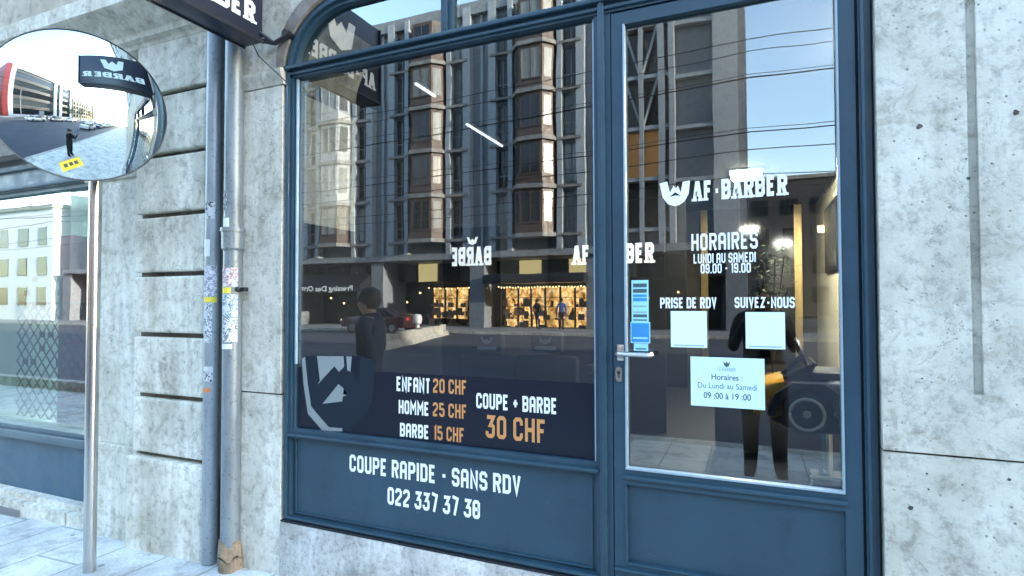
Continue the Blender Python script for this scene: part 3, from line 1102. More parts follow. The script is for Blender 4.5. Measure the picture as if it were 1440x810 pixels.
e = B()
e.box(xa + .004, xb - .004, yy, yy + .0003, z0 + .005, z1 - .005)
out(e, 'print', CARD, t)
e = B()
e.box(xa + .010, xb - .010, yy - .0005, yy - .0002, z0 + .018, z0 + .026)
out(e, 'print', CARD2, t)
t, (xa, xb, z0, z1), yy = px_sheet('small_sticker', 891, 911, 483.5, 494, CARD2, YD, 'small pale sticker tucked behind the door handle', 'sticker')
e = B()
e.box(xa + .008, xb - .008, yy, yy + .0003, z0 + .006, z0 + .012)
out(e, 'print', INK, t)

# ================================================================== DOWNPIPES
def downpipe(name, label, x, y, r, mat, shoe, collars):
    t = thing(name, label, 'drainpipe', (x, y, gz(x)), 0, 'downpipes on the wall')
    o = B()
    o.cone((x, y, gz(x) + .005), (x, y, 6.0), r, r, 28)
    out(o, 'pipe', mat, t)
    for z in collars:
        o = B()
        o.cone((x, y, z), (x, y, z + .10), r + .010, r + .012, 28)
        o.cone((x, y, z + .10), (x, y, z + .122), r + .018, r + .018, 28)
        o.cone((x, y, z - .012), (x, y, z), r + .004, r + .010, 28)
        out(o, 'collar', mat, t)
    if shoe:
        o = B()
        o.cone((x, y, gz(x) + .002), (x + .004, y - .006, gz(x) + .075), r + .014, r + .016, 20)
        o.cone((x + .004, y - .006, gz(x) + .075), (x, y, gz(x) + .16), r + .016, r + .003, 20)
        for vv in o.bm.verts:
            vv.co.x += math.sin(vv.co.z * 90 + vv.co.y * 70) * .009
            vv.co.z += math.sin(vv.co.y * 60 + vv.co.x * 45) * .018 if vv.co.z > gz(x) + .04 else 0
        out(o, 'foot', stone('rusty mortar', (.34, .27, .20), (.17, .12, .085), .5, 3.0, .4), t)
    return t


RA, RB = .044, .053
YA, YB = -.07, -.085
XA, XB = at(298.5, 420, YA)[0], at(327, 420, YB)[0]
downpipe('downpipe', 'narrower blue grey downpipe against the block pilaster', XA, YA, RA, PIPE_A, False, [])
pb_ = downpipe('downpipe', 'wider light grey downpipe with a collar beside the stone pier', XB, YB, RB, PIPE_B, True, [1.86])
o = B()
bxz = at(341, 405, -.085)[1]
o.box(XB + RB - .004, XB + RB + .05, YB - .01, YB + .02, bxz - .012, bxz + .012, .003)
o.sphere((XB + RB + .012, YB - .02, bxz), .016, 10)
out(o, 'bracket', BLACKM, pb_)


def pipe_patch(name, label, X, Y, r, z0, z1, a0, a1, mat, cat='sticker', tilt=0.0):
    """Curved sticker on a pipe; angles in degrees from -y, positive to the right (+x)."""
    e = B()
    n = 10
    lo, hi = [], []
    for k in range(n + 1):
        a = R(a0 + (a1 - a0) * k / n)
        dz = tilt * (k / n - .5)
        p = (X + (r + .0012) * math.sin(a), Y - (r + .0012) * math.cos(a))
        lo.append(e.bm.verts.new((*p, z0 + dz)))
        hi.append(e.bm.verts.new((*p, z1 + dz)))
    for k in range(n):
        e.bm.faces.new((lo[k], lo[k + 1], hi[k + 1], hi[k]))
    return tag(out(e, name, mat, fix=False), label, cat, 'stickers on the downpipes')


def zA(py):
    return at(298, py, YA - RA)[1]


def zB(py):
    return at(327, py, YB - RB)[1]


PW = plain('white paper scrap', (.66, .70, .71), .7)
G = [graffiti('scrawl ' + c, i * 3.1 + 1, *args) for i, (c, args) in enumerate(zip('abcdefg', [
    ((.5, .54, .56), (.02, .02, .02), 30), ((.42, .46, .5), (.03, .03, .03), 34), ((.62, .66, .68), (.10, .13, .15), 40),
    ((.66, .68, .68), (.06, .10, .12), 36), ((.55, .62, .66), (.06, .13, .16), 44), ((.6, .62, .62), (.03, .03, .03), 32), ((.58, .60, .66), (.2, .22, .26), 20)]))]
pipe_patch('sticker', 'black and white doodle sticker high on the narrow downpipe', XA, YA, RA, zA(305), zA(281), -15, 65, G[0])
pipe_patch('sticker', 'plain white torn sticker below the top doodle of the narrow downpipe', XA, YA, RA, zA(358), zA(334), -40, 30, PW)
pipe_patch('sticker', 'pale sticker with a round swirl above the yellow strip of the narrow downpipe', XA, YA, RA, zA(415), zA(371), -80, 85, G[6])
pipe_patch('sticker', 'yellow strip round the narrow downpipe', XA, YA, RA, zA(423), zA(415.5), -85, 85, STK_Y)
pipe_patch('sticker', 'white torn poster remains below the yellow strip of the narrow downpipe', XA, YA, RA, zA(480), zA(424), -80, 50, G[2])
pipe_patch('sticker', 'black scrawl sticker low on the narrow downpipe', XA, YA, RA, zA(536), zA(514), -60, 60, G[5])
pipe_patch('sticker', 'small orange strip lowest on the narrow downpipe', XA, YA, RA, zA(551), zA(545), -65, 45, STK_O, tilt=.006)
pipe_patch('sticker', 'round black tag sticker topmost on the wide downpipe', XB, YB, RB, zB(292), zB(265), -75, 10, G[1])
pipe_patch('sticker', 'plain white rectangular sticker above the collar of the wide downpipe', XB, YB, RB, zB(317), zB(303.5), -70, 25, PW)
pipe_patch('sticker', 'pink and white scribbled sticker between collar and yellow strip', XB, YB, RB, zB(401), zB(374), -85, 80, graffiti('scrawl pink', 9, (.66, .62, .63), (.25, .10, .13), 46))
pipe_patch('sticker', 'yellow strip round the wide downpipe', XB, YB, RB, zB(410.5), zB(402), -85, 40, STK_Y)
pipe_patch('sticker', 'dark green scribbled poster directly under the yellow strip of the wide downpipe', XB, YB, RB, zB(444), zB(411.5), -85, 80, G[4])
pipe_patch('sticker', 'large white sticker full of blue scribbles on the wide downpipe', XB, YB, RB, zB(480), zB(445), -85, 80, G[3])
pipe_patch('sticker', 'thin white strip lowest on the wide downpipe', XB, YB, RB, zB(489.5), zB(482), -85, 50, PW)

# ================================================================== BLADE SIGN
SX = -2.62
sg = thing('hanging_sign', 'dark projecting sign box with white lettering above the downpipes', 'sign', (SX, -.12, 3.03))
o = B()
o.box(SX - .10, SX + .04, -.98, -.115, 3.035, 3.60, .006)
out(o, 'sign_box', NAVYM, sg)
o = B()
o.box(SX - .112, SX - .10, -.985, -.11, 3.03, 3.05)
o.box(SX + .04, SX + .05, -.985, -.11, 3.03, 3.05)
o.box(SX - .112, SX + .05, -.99, -.98, 3.03, 3.60)
out(o, 'edge_trim', BLACKM, sg)
o = B()
o.tube([(SX + .02, -.115, 3.055), (SX + .10, -.085, 3.035), (SX + .19, -.07, 3.07)], .014, 8)
o.tube([(SX + .02, -.14, 3.10), (SX + .10, -.085, 3.035)], .011, 8)
o.cone((SX + .19, -.10, 3.075), (SX + .19, -.045, 3.075), .022, .022, 12)
out(o, 'bracket', BLACKM, sg)


def sign_text(text, z0, z1, ya, yb, xx, flip, serif=0.6):
    """Lettering on a face of the projecting sign (plane x = xx)."""
    qs, adv, wd = glyphs(text, 1.15, 1.7, serif)
    e = B()
    for q, k in qs:
        pts = []
        for u, v_ in q:
            f_ = (u + wd / 2) / (adv + wd)
            pts.append((xx + (.0003 * k if not flip else -.0003 * k), ya + (yb - ya) * f_, z0 + (v_ + wd / 2) / (4 + wd) * (z1 - z0)))
        e.sheet(pts)
    return out(e, 'lettering', WHITE, sg, fix=False, sm=False)


sign_text('^F-B^RBER', 3.12, 3.24, -.93, -.17, SX + .0415, False)
sign_text('B^RBER', 3.15, 3.24, -.2, -.93, SX - .1015, True)
e = B()
cy, cz, s_ = -.55, 3.40, .10
for xx in (SX + .0415, SX - .1018):
    e.sheet([(xx, cy - s_ * 1.5, cz + s_), (xx, cy - s_ * .8, cz + s_), (xx, cy - s_ * .5, cz + .1 * s_), (xx, cy, cz + .7 * s_), (xx, cy + s_ * .5, cz + .1 * s_), (xx, cy + s_ * .8, cz + s_), (xx, cy + s_ * 1.5, cz + s_), (xx, cy + s_ * 1.1, cz - s_ * .8), (xx, cy, cz - s_ * 1.3), (xx, cy - s_ * 1.1, cz - s_ * .8)])
bmesh.ops.triangulate(e.bm, faces=e.bm.faces)
out(e, 'beard_emblem', WHITE, sg, fix=False, sm=False)
o = B()
c0, c1 = at(358, 60, -.07), at(408, 117, -.075)
o.tube([(c0[0], -.09, c0[1] + .02), (c0[0] + .06, -.085, c0[1] - .09), (c1[0] - .02, -.083, c1[1] + .02), (c1[0], -.083, c1[1]), (c1[0] + .02, -.06, c1[1] - .01)], .0035, 6)
tag(out(o, 'cable', BLACKM), 'thin black cable drooping from the projecting sign to the shopfront', 'cable')

# ================================================================== TRAFFIC MIRROR
MC = Vector((-3.40, -.60, 2.628))
az, el = R(-28), R(-3)
MN = Vector((math.cos(el) * math.cos(az), math.cos(el) * math.sin(az), math.sin(el)))
MR, RC = .405, .95
tm = thing('traffic_mirror', 'round convex traffic mirror on a brushed steel pole', 'mirror', (MC.x + .02, MC.y + .03, gz(MC.x)))
Mx = Matrix.Translation(MC) @ MN.to_track_quat('Z', 'Y').to_matrix().to_4x4()
o = B()
am = math.asin(MR / RC)
prof = [(RC * math.sin(am * k / 24), RC * math.cos(am * k / 24) - RC * math.cos(am)) for k in range(25)]
prof[0] = (0.0005, prof[0][1])
o.lathe(prof, (0, 0, 0), 96)
bmesh.ops.transform(o.bm, matrix=Mx, verts=o.bm.verts)
out(o, 'mirror_face', MIRROR, tm)
o = B()
o.lathe([(MR - .002, .003), (MR + .003, .004), (MR + .005, 0), (MR + .002, -.012), (MR - .05, -.03), (MR * .5, -.06), (.001, -.065)], (0, 0, 0), 96)
bmesh.ops.transform(o.bm, matrix=Mx, verts=o.bm.verts)
out(o, 'mirror_back', plain('dark grey plastic', (.05, .055, .06), .5), tm)
PX, PY = at(134.5, 300, -.39)[0], -.39
# the pole stands directly behind the disc
o = B()
o.cone((PX, PY, gz(PX) - .02), (PX, PY, 2.9), .033, .033, 32)
o.sphere((PX, PY, 2.9), .033, 16)
out(o, 'pole', STEEL, tm)
o = B()
o.cone(MC - MN * .06, MC - MN * .12, .035, .03, 14)
o.cone((PX, PY, 2.58), (PX, PY, 2.68), .041, .041, 24)
out(o, 'clamp', BLACKM, tm)
# sticker on the mirror face
def on_mirror(px, py):
    r = ray(px, py)
    t_ = (MC - CAM).dot(MN) / r.dot(MN)
    p_ = CAM + r * t_
    c_ = MC - MN * (RC * math.cos(am))
    for _ in range(6):           # walk to the sphere
        p_ = CAM + r * t_
        t_ += (RC + .002 - (p_ - c_).length) * -1 / r.length * -1 * 0 + ((p_ - c_).length - RC - .002) / r.length
    return CAM + r * t_


ys = thing('sticker', 'yellow sticker with black print low on the round mirror', 'sticker', on_mirror(100, 228))
q = [on_mirror(*p_) for p_ in ((83, 226), (112, 217.5), (119, 229), (90, 239))]
e = B()
e.sheet([p_ + MN * .003 for p_ in q])
out(e, 'sheet', STK_Y, ys, fix=False)
for u0 in (.16, .42, .66):
    def lerp(u, v_):
        return (q[3] * (1 - u) + q[2] * u) * (1 - v_) + (q[0] * (1 - u) + q[1] * u) * v_ + MN * .0045
    e = B()
    e.sheet([lerp(u0, .35), lerp(u0 + .17, .35), lerp(u0 + .17, .72), lerp(u0, .72)])
    out(e, 'print', INK, ys, fix=False)

# ================================================================== NEIGHBOURING SHOP (left)
ns = thing('shopfront', 'faded blue neighbouring shopfront with a large window left of the block pilaster', 'shopfront', (-7, .15, -.1))
YN = .13
o = B()
o.box(-11.9, -4.37, YN, .3, 2.46, 2.72)
o.box(-11.9, -4.37, YN - .03, YN + .01, 2.62, 2.66, .006)
o.box(-11.9, -4.37, YN - .02, YN + .01, 2.47, 2.50, .006)
out(o, 'fascia', BLUE2, ns)
o = B()
o.box(-11.9, -4.37, YN - .05, .28, .47, .53, .008)
o.box(-11.9, -4.37, YN - .02, .28, .53, .57, .006)
o.box(-11.9, -11.8, YN, .28, .57, 2.46)
o.box(-4.40, -4.37, YN, .28, .57, 2.46)
o.box(-11.8, -4.40, YN + .02, .28, 2.43, 2.46)
out(o, 'frame', BLUE2, ns)
o = B()
o.box(-11.9, -4.37, YN + .01, .28, .02, .47)
out(o, 'lower_panel', paint('blue panel', (.040, .095, .145), .45, .12), ns)
o = B()
o.box(-11.8, -4.40, .19, .20, .57, 2.43)
out(o, 'window_pane', glass('neighbour glass', .34, (.60, .71, .71)), ns, sm=False)
o = B()
o.box(-11.9, -4.62, .02, .3, -.3, .018)
o.box(-4.60, -4.335, .02, .3, -.3, .018)
o.box(-11.9, -4.335, YN - .06, .3, -.2, .06, .01)
out(o, 'kerb_stone', STONE, bd)
o = B()
vx, vz = at(10, 710, .02)
o.box(vx - .25, vx + .16, .005, .025, -.16, -.045, .004)
tag(out(o, 'vent_grate', plain('grey grate', (.17, .17, .17), .7)), 'grey vent cover in the kerb stone below the neighbouring shop', 'vent')
# inside the neighbour: back wall, grille, red stand
nr = thing('neighbour_room', 'pale interior of the neighbouring shop behind its window', 'room', (-7, 1.5, 0))
o = B()
o.box(-11.9, -3.9, 2.6, 2.7, 0, 2.9)
o.box(-3.9, -3.85, .51, 2.7, 0, 2.9)
o.box(-11.9, -11.85, .51, 2.7, 0, 2.9)
out(o, 'wall', plain('pale teal wall', (.40, .52, .52), .8), nr)
o = B()
o.box(-11.9, -3.85, .31, 2.7, .0, .05)
out(o, 'floor', plain('grey floor', (.2, .25, .26), .7), nr)
o = B()
o.box(-11.9, -3.85, .31, 2.7, 2.9, 2.95)
out(o, 'ceiling', WHITEP, nr)
o = B()
o.box(-7.6, -7.0, 1.2, 1.8, 2.87, 2.899)
out(o, 'ceiling_light', PANEL, nr)
gx0, gz0 = at(22, 580, .45)
gx1, gz1 = at(149, 425, .45)
o = B()
nx, nz, st = 17, 11, .125
for i in range(-nz, nx):
    for sgn in (1, -1):
        xa_ = gx0 + i * st * 1.0 if sgn == 1 else gx0 + (i + nz) * st
        za_, xb_, zb_ = gz0, xa_ + sgn * (gz1 - gz0), gz1
        # clip to the frame
        pts = [(xa_, za_), (xb_, zb_)]
        (x0_, z0_), (x1_, z1_) = pts
        lo_, hi_ = 0.0, 1.0
        dx = x1_ - x0_
        ta, tb = (gx0 - x0_) / dx, (gx1 - x0_) / dx
        lo_, hi_ = max(lo_, min(ta, tb)), min(hi_, max(ta, tb))
        if hi_ - lo_ > .02:
            A = (x0_ + dx * lo_, .45 + .004 * sgn, z0_ + (z1_ - z0_) * lo_)
            C = (x0_ + dx * hi_, .45 + .004 * sgn, z0_ + (z1_ - z0_) * hi_)
            o.tube([A, C], .006, 5)
for k in range(40):
    i, j = random.randrange(nx), random.randrange(int(nz * .45), nz)
    X, Z = gx0 + i * st, gz0 + j * st * .98
    if X < gx1:
        o.obox((X, .45, Z), (.075, .006, .05), 0)
o.box(gx0 - .02, gx1, .44, .46, gz1, gz1 + .02)
tag(out(o, 'security_grille', BLACKM), 'black diamond lattice grille behind the neighbouring shop window', 'grille')
o = B()
rx, rz = at(106, 420, 1.4)
o.box(rx - .12, rx + .12, 1.3, 1.5, .05, at(106, 330, 1.4)[1])
o.box(rx - .2, rx + .2, 1.25, 1.55, .05, .12)
tag(out(o, 'display_stand', plain('dull red', (.16, .02, .025), .6)), 'narrow red display stand inside the neighbouring shop', 'display')
o = B()
rx, rz = at(149, 420, .7)
o.box(rx - .03, rx + .03, .68, .72, .05, at(149, 300, .7)[1])
o.box(rx - .12, rx + .12, .62, .78, .05, .09)
tag(out(o, 'post', RED), 'thin red upright post inside the neighbouring shop beside the jamb', 'post')

# ================================================================== BARBER INTERIOR
ir = thing('barber_room', 'dim interior of the barber shop behind the glass', 'room', (-1, 3, .3))
ZF, ZC, YBK = .30, 3.20, 8.5
o = B()
o.box(-3.05, 1.2, .065, YBK, ZF - .1, ZF)
out(o, 'floor', plain('dark grey floor', (.008, .009, .012), .5), ir)
o = B()
o.box(-3.05, 1.2, .065, YBK, ZC + .02, ZC + .1)
out(o, 'ceiling', plain('dark ceiling', (.012, .012, .014), .9), ir)
o = B()
o.box(1.0, 1.08, .61, YBK, ZF, ZC + .02)
out(o, 'side_wall', CREAM, ir)
o = B()
o.box(-3.1, -3.02, .61, YBK, ZF, ZC + .02)
o.box(-3.1, -.9, 6.0, 6.1, ZF, ZC + .02)
out(o, 'partition', DARK, ir)
o = B()
o.box(-2.491, -2.475, .07, .62, ZF, 2.02)  # dark panel added to darken the lower window reveal
out(o, 'added_dark_panel', DARK, ir)
o = B()
o.box(-3.1, 1.08, YBK, YBK + .1, ZF, ZC + .02)
out(o, 'back_wall', plain('taupe wall', (.07, .064, .055), .7), ir)


def led(x, y0, y1, label):
    t = thing('strip_light', label, 'light', (x, y0, ZC - .03), 0, 'strip lights on the barber shop ceiling')
    o = B()
    o.box(x - .008, x + .008, y0, y1, ZC - .035, ZC - .02)
    out(o, 'tube', LED, t)
    o = B()
    o.box(x - .03, x + .03, y0 - .01, y1 + .01, ZC - .0195, ZC + .0195)
    out(o, 'housing', BLACKM, t)


led(-2.40, 2.05, 2.85, 'longer white strip light on the ceiling over the left of the shop')
led(-2.30, 1.05, 1.33, 'short white strip light on the ceiling near the window')
cl = thing('ceiling_panel', 'bright square ceiling light at the back of the barber shop', 'light', (0, 5.4, ZC))
lx0, lx1 = at(1031, 240, 5.4)[0], at(1069, 240, 5.4)[0]
o = B()
o.box(lx0, lx1, 5.15, 5.75, ZC - .02, ZC - .005)
out(o, 'diffuser', PANEL, cl)
o = B()
o.box(lx0 - .03, lx1 + .03, 5.12, 5.78, ZC - .004, ZC + .018)
out(o, 'housing', WHITEP, cl)
FILL_PANEL = plain('added fill diffuser', (0.9, 0.9, 0.9), 0.5, 0, (1.0, 0.96, 0.90), 42.0)  # out-of-view lamp added to brighten the car seat
cl = thing('ceiling_panel', 'added square fill light above the racing car seat, right of the door', 'light', (.78, 1.7, ZC))
o = B()
o.box(.62, .94, 1.45, 1.95, ZC - .02, ZC - .005)
out(o, 'diffuser', FILL_PANEL, cl)
o = B()
o.box(.59, .97, 1.42, 1.98, ZC - .004, ZC + .018)
out(o, 'housing', WHITEP, cl)
# low bench added to hide the lit floor behind the car seat
bn = thing('bench', 'added low black leather bench hiding the lit floor behind the racing car seat', 'bench', (.2, 2.5, ZF))
o = B()
o.box(-.3, .95, 2.3, 2.8, ZF + .06, ZF + .42, .03)
out(o, 'base', RUBBER, bn)
for k in range(2):
    o = B()
    o.box(-.3 + k * .62, -.3 + k * .62 + .61, 2.28, 2.82, ZF + .42, ZF + .54, .04)
    out(o, 'seat_cushion', LEATHER, bn)
# arched brass mirror on the back wall
ax0, ax1 = at(985, 300, 8.3)[0], at(1128, 300, 8.3)[0]
azt, azb = at(1050, 205, 8.3)[1], at(1050, 520, 8.3)[1]
am_ = thing('arched_mirror', 'tall arched mirror in a wide brass frame on the back wall', 'mirror', ((ax0 + ax1) / 2, 8.45, azb))
rr = (ax1 - ax0) / 2
zc_ = azt - rr * .6


def arch_pts(s):
    return [(ax0 + rr - rr * s, azb + (1 - s)), (ax0 + rr - rr * s, zc_)] + [(ax0 + rr - rr * s * math.cos(R(k)), zc_ + rr * .6 * s * math.sin(R(k))) for k in range(10, 180, 10)] + [(ax0 + rr + rr * s, zc_), (ax0 + rr + rr * s, azb + (1 - s))]


o = B()
o.prism(arch_pts(.86), 'y', 8.42, 8.44)
out(o, 'mirror_glass', plain('dark mirror', (.07, .07, .07), .08, 1.0), am_)
o = B()
P0, P1 = arch_pts(1.0), arch_pts(.86)
for y_ in (8.38, 8.47):
    pass
va = [[o.bm.verts.new((q[0], y_, q[1])) for q in P_] for P_ in (P0, P1) for y_ in (8.38, 8.47)]
for k in range(len(P0) - 1):
    o.bm.faces.new((va[0][k], va[0][k + 1], va[2][k + 1], va[2][k]))
    o.bm.faces.new((va[0][k], va[1][k], va[1][k + 1], va[0][k + 1]))
    o.bm.faces.new((va[2][k], va[2][k + 1], va[3][k + 1], va[3][k]))
out(o, 'mirror_frame', BRASS, am_)
# pictures on the side wall
for (ya, yb, pyt, pyb, lab) in ((5.6, 6.9, 170, 262, 'upper black framed picture on the cream side wall'), (5.6, 6.9, 288, 384, 'lower black framed picture on the cream side wall')):
    ym = (ya + yb) / 2
    rxp = 720 + F_PX * math.tan(math.atan(1.0 / (ym + 2.5)) + YAW)
    zt, zb = at(rxp, pyt, ym)[1], at(rxp, pyb, ym)[1]
    t = thing('framed_picture', lab, 'picture', (.98, ym, zb), 0, 'pictures on the side wall')
    o = B()
    o.box(.965, .999, ya, yb, zb, zt, .004)
    out(o, 'frame', BLACKM, t)
    o = B()
    o.box(.962, .964, ya + .06, yb - .06, zb + .06, zt - .06)
    m_, tt, bb_ = new_mat('print')
    vv = coords(tt)
    tt.links.new(ramp(tt, noise(tt, vv, 3.2, 5, .6, .8), [(.4, (.01, .01, .012)), (.58, (.08, .08, .075)), (.68, (.28, .26, .22))]), bb_.inputs['Base Color'])
    out(o, 'print', m_, t)
# a warm wall lamp near the pictures
o = B()
o.cone((.96, 7.3, 2.6), (.96, 7.3, 2.70), .04, .05, 16)
o.cone((.96, 7.3, 2.65), (1.0, 7.3, 2.65), .012, .012, 8)
tag(out(o, 'wall_lamp', WARM), 'small warm wall lamp glowing on the cream side wall', 'lamp')
# floor plant
pxp, pzp = at(1085, 345, 5.2)
pl_ = thing('potted_plant', 'dark leafy plant in a black pot at the back of the shop', 'plant', (pxp, 5.2, ZF))
o = B()
o.lathe([(.001, 0), (.14, 0), (.17, .35), (.15, .35), (.001, .33)], (pxp, 5.2, ZF), 20)
out(o, 'pot', BLACKM, pl_)
o = B()
for k in range(9):
    a = k * .7
    o.tube([(pxp, 5.2, ZF + .3), (pxp + .05 * math.cos(a), 5.2 + .05 * math.sin(a), ZF + 1.0), (pxp + .18 * math.cos(a), 5.2 + .18 * math.sin(a), ZF + 1.4 + .05 * k)], .008, 5)
out(o, 'stem', BARK, pl_)
o = B()
rg = random.Random(5)
for k in range(230):
    a, r_, z_ = rg.uniform(0, 6.28), rg.uniform(.02, .26), rg.uniform(1.0, 1.95)
    c_ = Vector((pxp + r_ * math.cos(a), 5.2 + r_ * math.sin(a), ZF + z_))
    d_ = Vector((math.cos(a), math.sin(a), rg.uniform(-.6, .5))).normalized()
    s_ = d_.cross(Vector((0, 0, 1))).normalized() * .025
    L_ = rg.uniform(.07, .13)
    o.sheet([c_, c_ + d_ * L_ * .5 + s_, c_ + d_ * L_, c_ + d_ * L_ * .5 - s_])
out(o, 'leaves', LEAF, pl_, fix=False)
# shop name on a dark screen, and reversed letters built in place of its mirror image
ws = thing('wall_sign', 'white shop name in capitals on a dark screen inside, cut by the door post', 'sign', (at(862, 360, 3.0)[0], 3.0, at(862, 373, 3.0)[1]))
xa, z0 = at(805, 373, 3.0)
xb, _ = at(920, 373, 3.0)
z1 = at(805, 346, 3.0)[1]
lettering('^F B^RBER', BACKLIT, ws, xa, xb, z0, z1, 3.0, wd=1.15, serif=.6, gap=1.7)
o = B()
o.box(xa - .1, xb + .1, 3.004, 3.03, ZF, z1 + .12)
out(o, 'screen', DARK, ws)
ms = thing('reflection_screen', 'dark screen with reversed white letters standing in for a reflection of the wall sign', 'sign', (at(660, 360, 2.6)[0], 2.6, ZF))
xa, z0 = at(634, 374, 2.6)
xb, _ = at(691, 374, 2.6)
z1 = at(634, 348, 2.6)[1]
lettering('B^RBE', BACKLIT, ms, xa, xb, z0, z1, 2.6, wd=1.15, serif=.6, gap=1.7, mirror=True)
o = B()
o.box(xa - .1, xb + .1, 2.604, 2.63, ZF, z1 + .2)
out(o, 'screen', DARK, ms)
e = B()
xm, zm, s_ = (xa + xb) / 2 + .02, z1 + .06, .04
e.sheet([(xm + u * s_, 2.599, zm + v_ * s_) for u, v_ in ((-1.6, 1), (-.9, .9), (-.5, 0), (0, .6), (.5, 0), (.9, .9), (1.6, 1), (1, -.7), (0, -1), (-1, -.7))])
bmesh.ops.triangulate(e.bm, faces=e.bm.faces)
out(e, 'beard_emblem', BACKLIT, ms, fix=False)
e = B()
tz = z0 - .12
for k in range(5):
    e.box(xa + .02, xb - .02, 2.598, 2.6, z0 - .06, z0 - .05)
    break
e.bm.free()


# barber chairs seen from the back, emblem on the headrest
def barber_chair(px, py, Y, label, first=None):
    x, z = at(px, py, Y)
    t = thing('barber_chair', label, 'chair', (x, Y, ZF), 0, 'barber chairs facing the mirrors')
    zz = z - ZF
    o = B(); o.lathe([(.001, 0), (.30, 0), (.30, .03), (.06, .06), (.05, .40), (.001, .40)], (0, 0, 0), 28); out(o, 'pedestal', CHROME, t, local=True)
    o = B(); o.box(-.28, .28, -.26, .26, .40, .54, .04); out(o, 'seat', LEATHER, t, local=True)
    o = B(); o.box(-.25, .25, -.34, -.24, .54, zz - .10, .04); out(o, 'backrest', LEATHER, t, local=True)
    o = B(); o.box(-.13, .13, -.33, -.25, zz - .08, zz + .08, .03); hr = out(o, 'headrest', LEATHER, t, local=True)
    for s in (-1, 1):
        o = B(); o.box(s * .31 - .035, s * .31 + .035, -.24, .2, .70, .76, .02); o.box(s * .31 - .02, s * .31 + .02, -.05, .05, .45, .70, .01); out(o, 'armrest', LEATHER, t, local=True)
    e = B()
    e.sheet([(u * .05, -.333, zz + .015 + v_ * .032) for u, v_ in ((-1.1, 1), (-.7, .95), (-.4, 0), (0, .6), (.4, 0), (.7, .95), (1.1, 1), (.8, -.5), (0, -.9), (-.8, -.5))])
    e.sheet([(u * .05, -.333, zz - .045 + v_ * .014) for u, v_ in ((-1.7, -1), (1.7, -1), (1.7, 1), (-1.7, 1))])
    bmesh.ops.triangulate(e.bm, faces=e.bm.faces)
    out(e, 'emblem', plain('grey print', (.5, .52, .53), .6), hr, local=True, fix=False)
    o = B(); o.box(-.16, .16, .32, .42, .10, .13, .01); o.box(-.03, .03, .2, .36, .10, .40, .01); out(o, 'footrest', CHROME, t, local=True)
    return t


barber_chair(708, 478, 1.9, 'left black barber chair with a pale emblem on its headrest')
barber_chair(786, 478, 1.9, 'right black barber chair with a pale emblem, nearest the door')

# child's racing car seat on a pedestal
CY = 1.0
cx, cz = at(1133, 583, CY - .25)
kc = thing('car_chair', "child's racing car barber seat in orange and black on a chrome stand", 'chair', (cx + .12, CY, ZF))
x0, zq = cx, cz


def loft(b, secs):
    """secs: (x, halfwidth, zlow, zhigh) -> rounded lofted hull around y=CY."""
    rings = []
    for (x, hw, zl, zh) in secs:
        ring = []
        for k in range(20):
            a = 2 * math.pi * k / 20
            ca, sa = math.cos(a), math.sin(a)
            ex = .55
            ring.append(b.bm.verts.new((x, CY + hw * math.copysign(abs(ca) ** ex, ca), (zl + zh) / 2 + (zh - zl) / 2 * math.copysign(abs(sa) ** ex, sa))))
        rings.append(ring)
    for a, c in zip(rings, rings[1:]):
        for k in range(20):
            b.bm.faces.new((a[k], a[(k + 1) % 20], c[(k + 1) % 20], c[k]))
    b.bm.faces.new(rings[0][::-1])
    b.bm.faces.new(rings[-1])
    return b


o = loft(B(), [(x0 - .16, .14, zq - .08, zq + .07), (x0 - .08, .20, zq - .12, zq + .13), (x0 + .05, .22, zq - .13, zq + .17), (x0 + .3, .24, zq - .13, zq + .19), (x0 + .5, .23, zq - .12, zq + .17), (x0 + .62, .18, zq - .06, zq + .12)])
bo = out(o, 'car_body', CARBLK, kc)
o = loft(B(), [(x0 - .31, .10, zq + .02, zq + .10), (x0 - .20, .17, zq + .03, zq + .14), (x0 - .10, .205, zq + .09, zq + .168)])
out(o, 'bonnet', YELLOW, kc)
o = loft(B(), [(x0 - .25, .12, zq - .05, zq - .01), (x0 - .15, .18, zq - .06, zq + .02), (x0 - .11, .19, zq - .05, zq + .05)])
out(o, 'bumper', YELLOW, kc)
for s in (-1, 1):
    for dx in (0, .46):
        yw = CY + s * .25
        o = B(); o.cone((x0 + dx, yw - .045, zq), (x0 + dx, yw + .045, zq), .104, .104, 32); wh = out(o, 'wheel', RUBBER, kc)
        o = B(); o.tube([(x0 + dx + .078 * math.cos(R(k)), yw + s * .049, zq + .078 * math.sin(R(k))) for k in range(0, 360, 12)], .0085, 6, True); out(o, 'rim', plain('pale rim', (.80, .77, .62), .4), wh)
        o = B(); o.cone((x0 + dx, yw + s * .040, zq), (x0 + dx, yw + s * .056, zq), .022, .016, 14); out(o, 'hub', plain('cream hub', (.7, .66, .5), .4), wh)
    o = B()
    yw = CY + s * .245
    o.prism([(x0 - .19, zq - .02), (x0 - .15, zq + .09), (x0 - .06, zq + .155), (x0 + .08, zq + .155), (x0 + .17, zq + .09), (x0 + .2, zq - .02), (x0 + .14, zq - .02), (x0 + .12, zq + .06), (x0 + .05, zq + .118), (x0 - .05, zq + .118), (x0 - .12, zq + .06), (x0 - .14, zq - .02)], 'y', yw - .05, yw + .05)
    out(o, 'mudguard', CARBLK, kc)
    o = B(); o.box(x0 + .12, x0 + .36, CY + s * .255 - .01, CY + s * .255 + .01, zq - .005, zq + .015, .004); out(o, 'side_trim', STEEL, kc)
o = B()
o.box(x0 + .24, x0 + .30, CY - .16, CY + .16, zq + .17, zq + .40, .025)
o.box(x0 + .02, x0 + .28, CY - .16, CY + .16, zq + .165, zq + .20, .012)
out(o, 'seat', LEATHER, kc)
o = B()
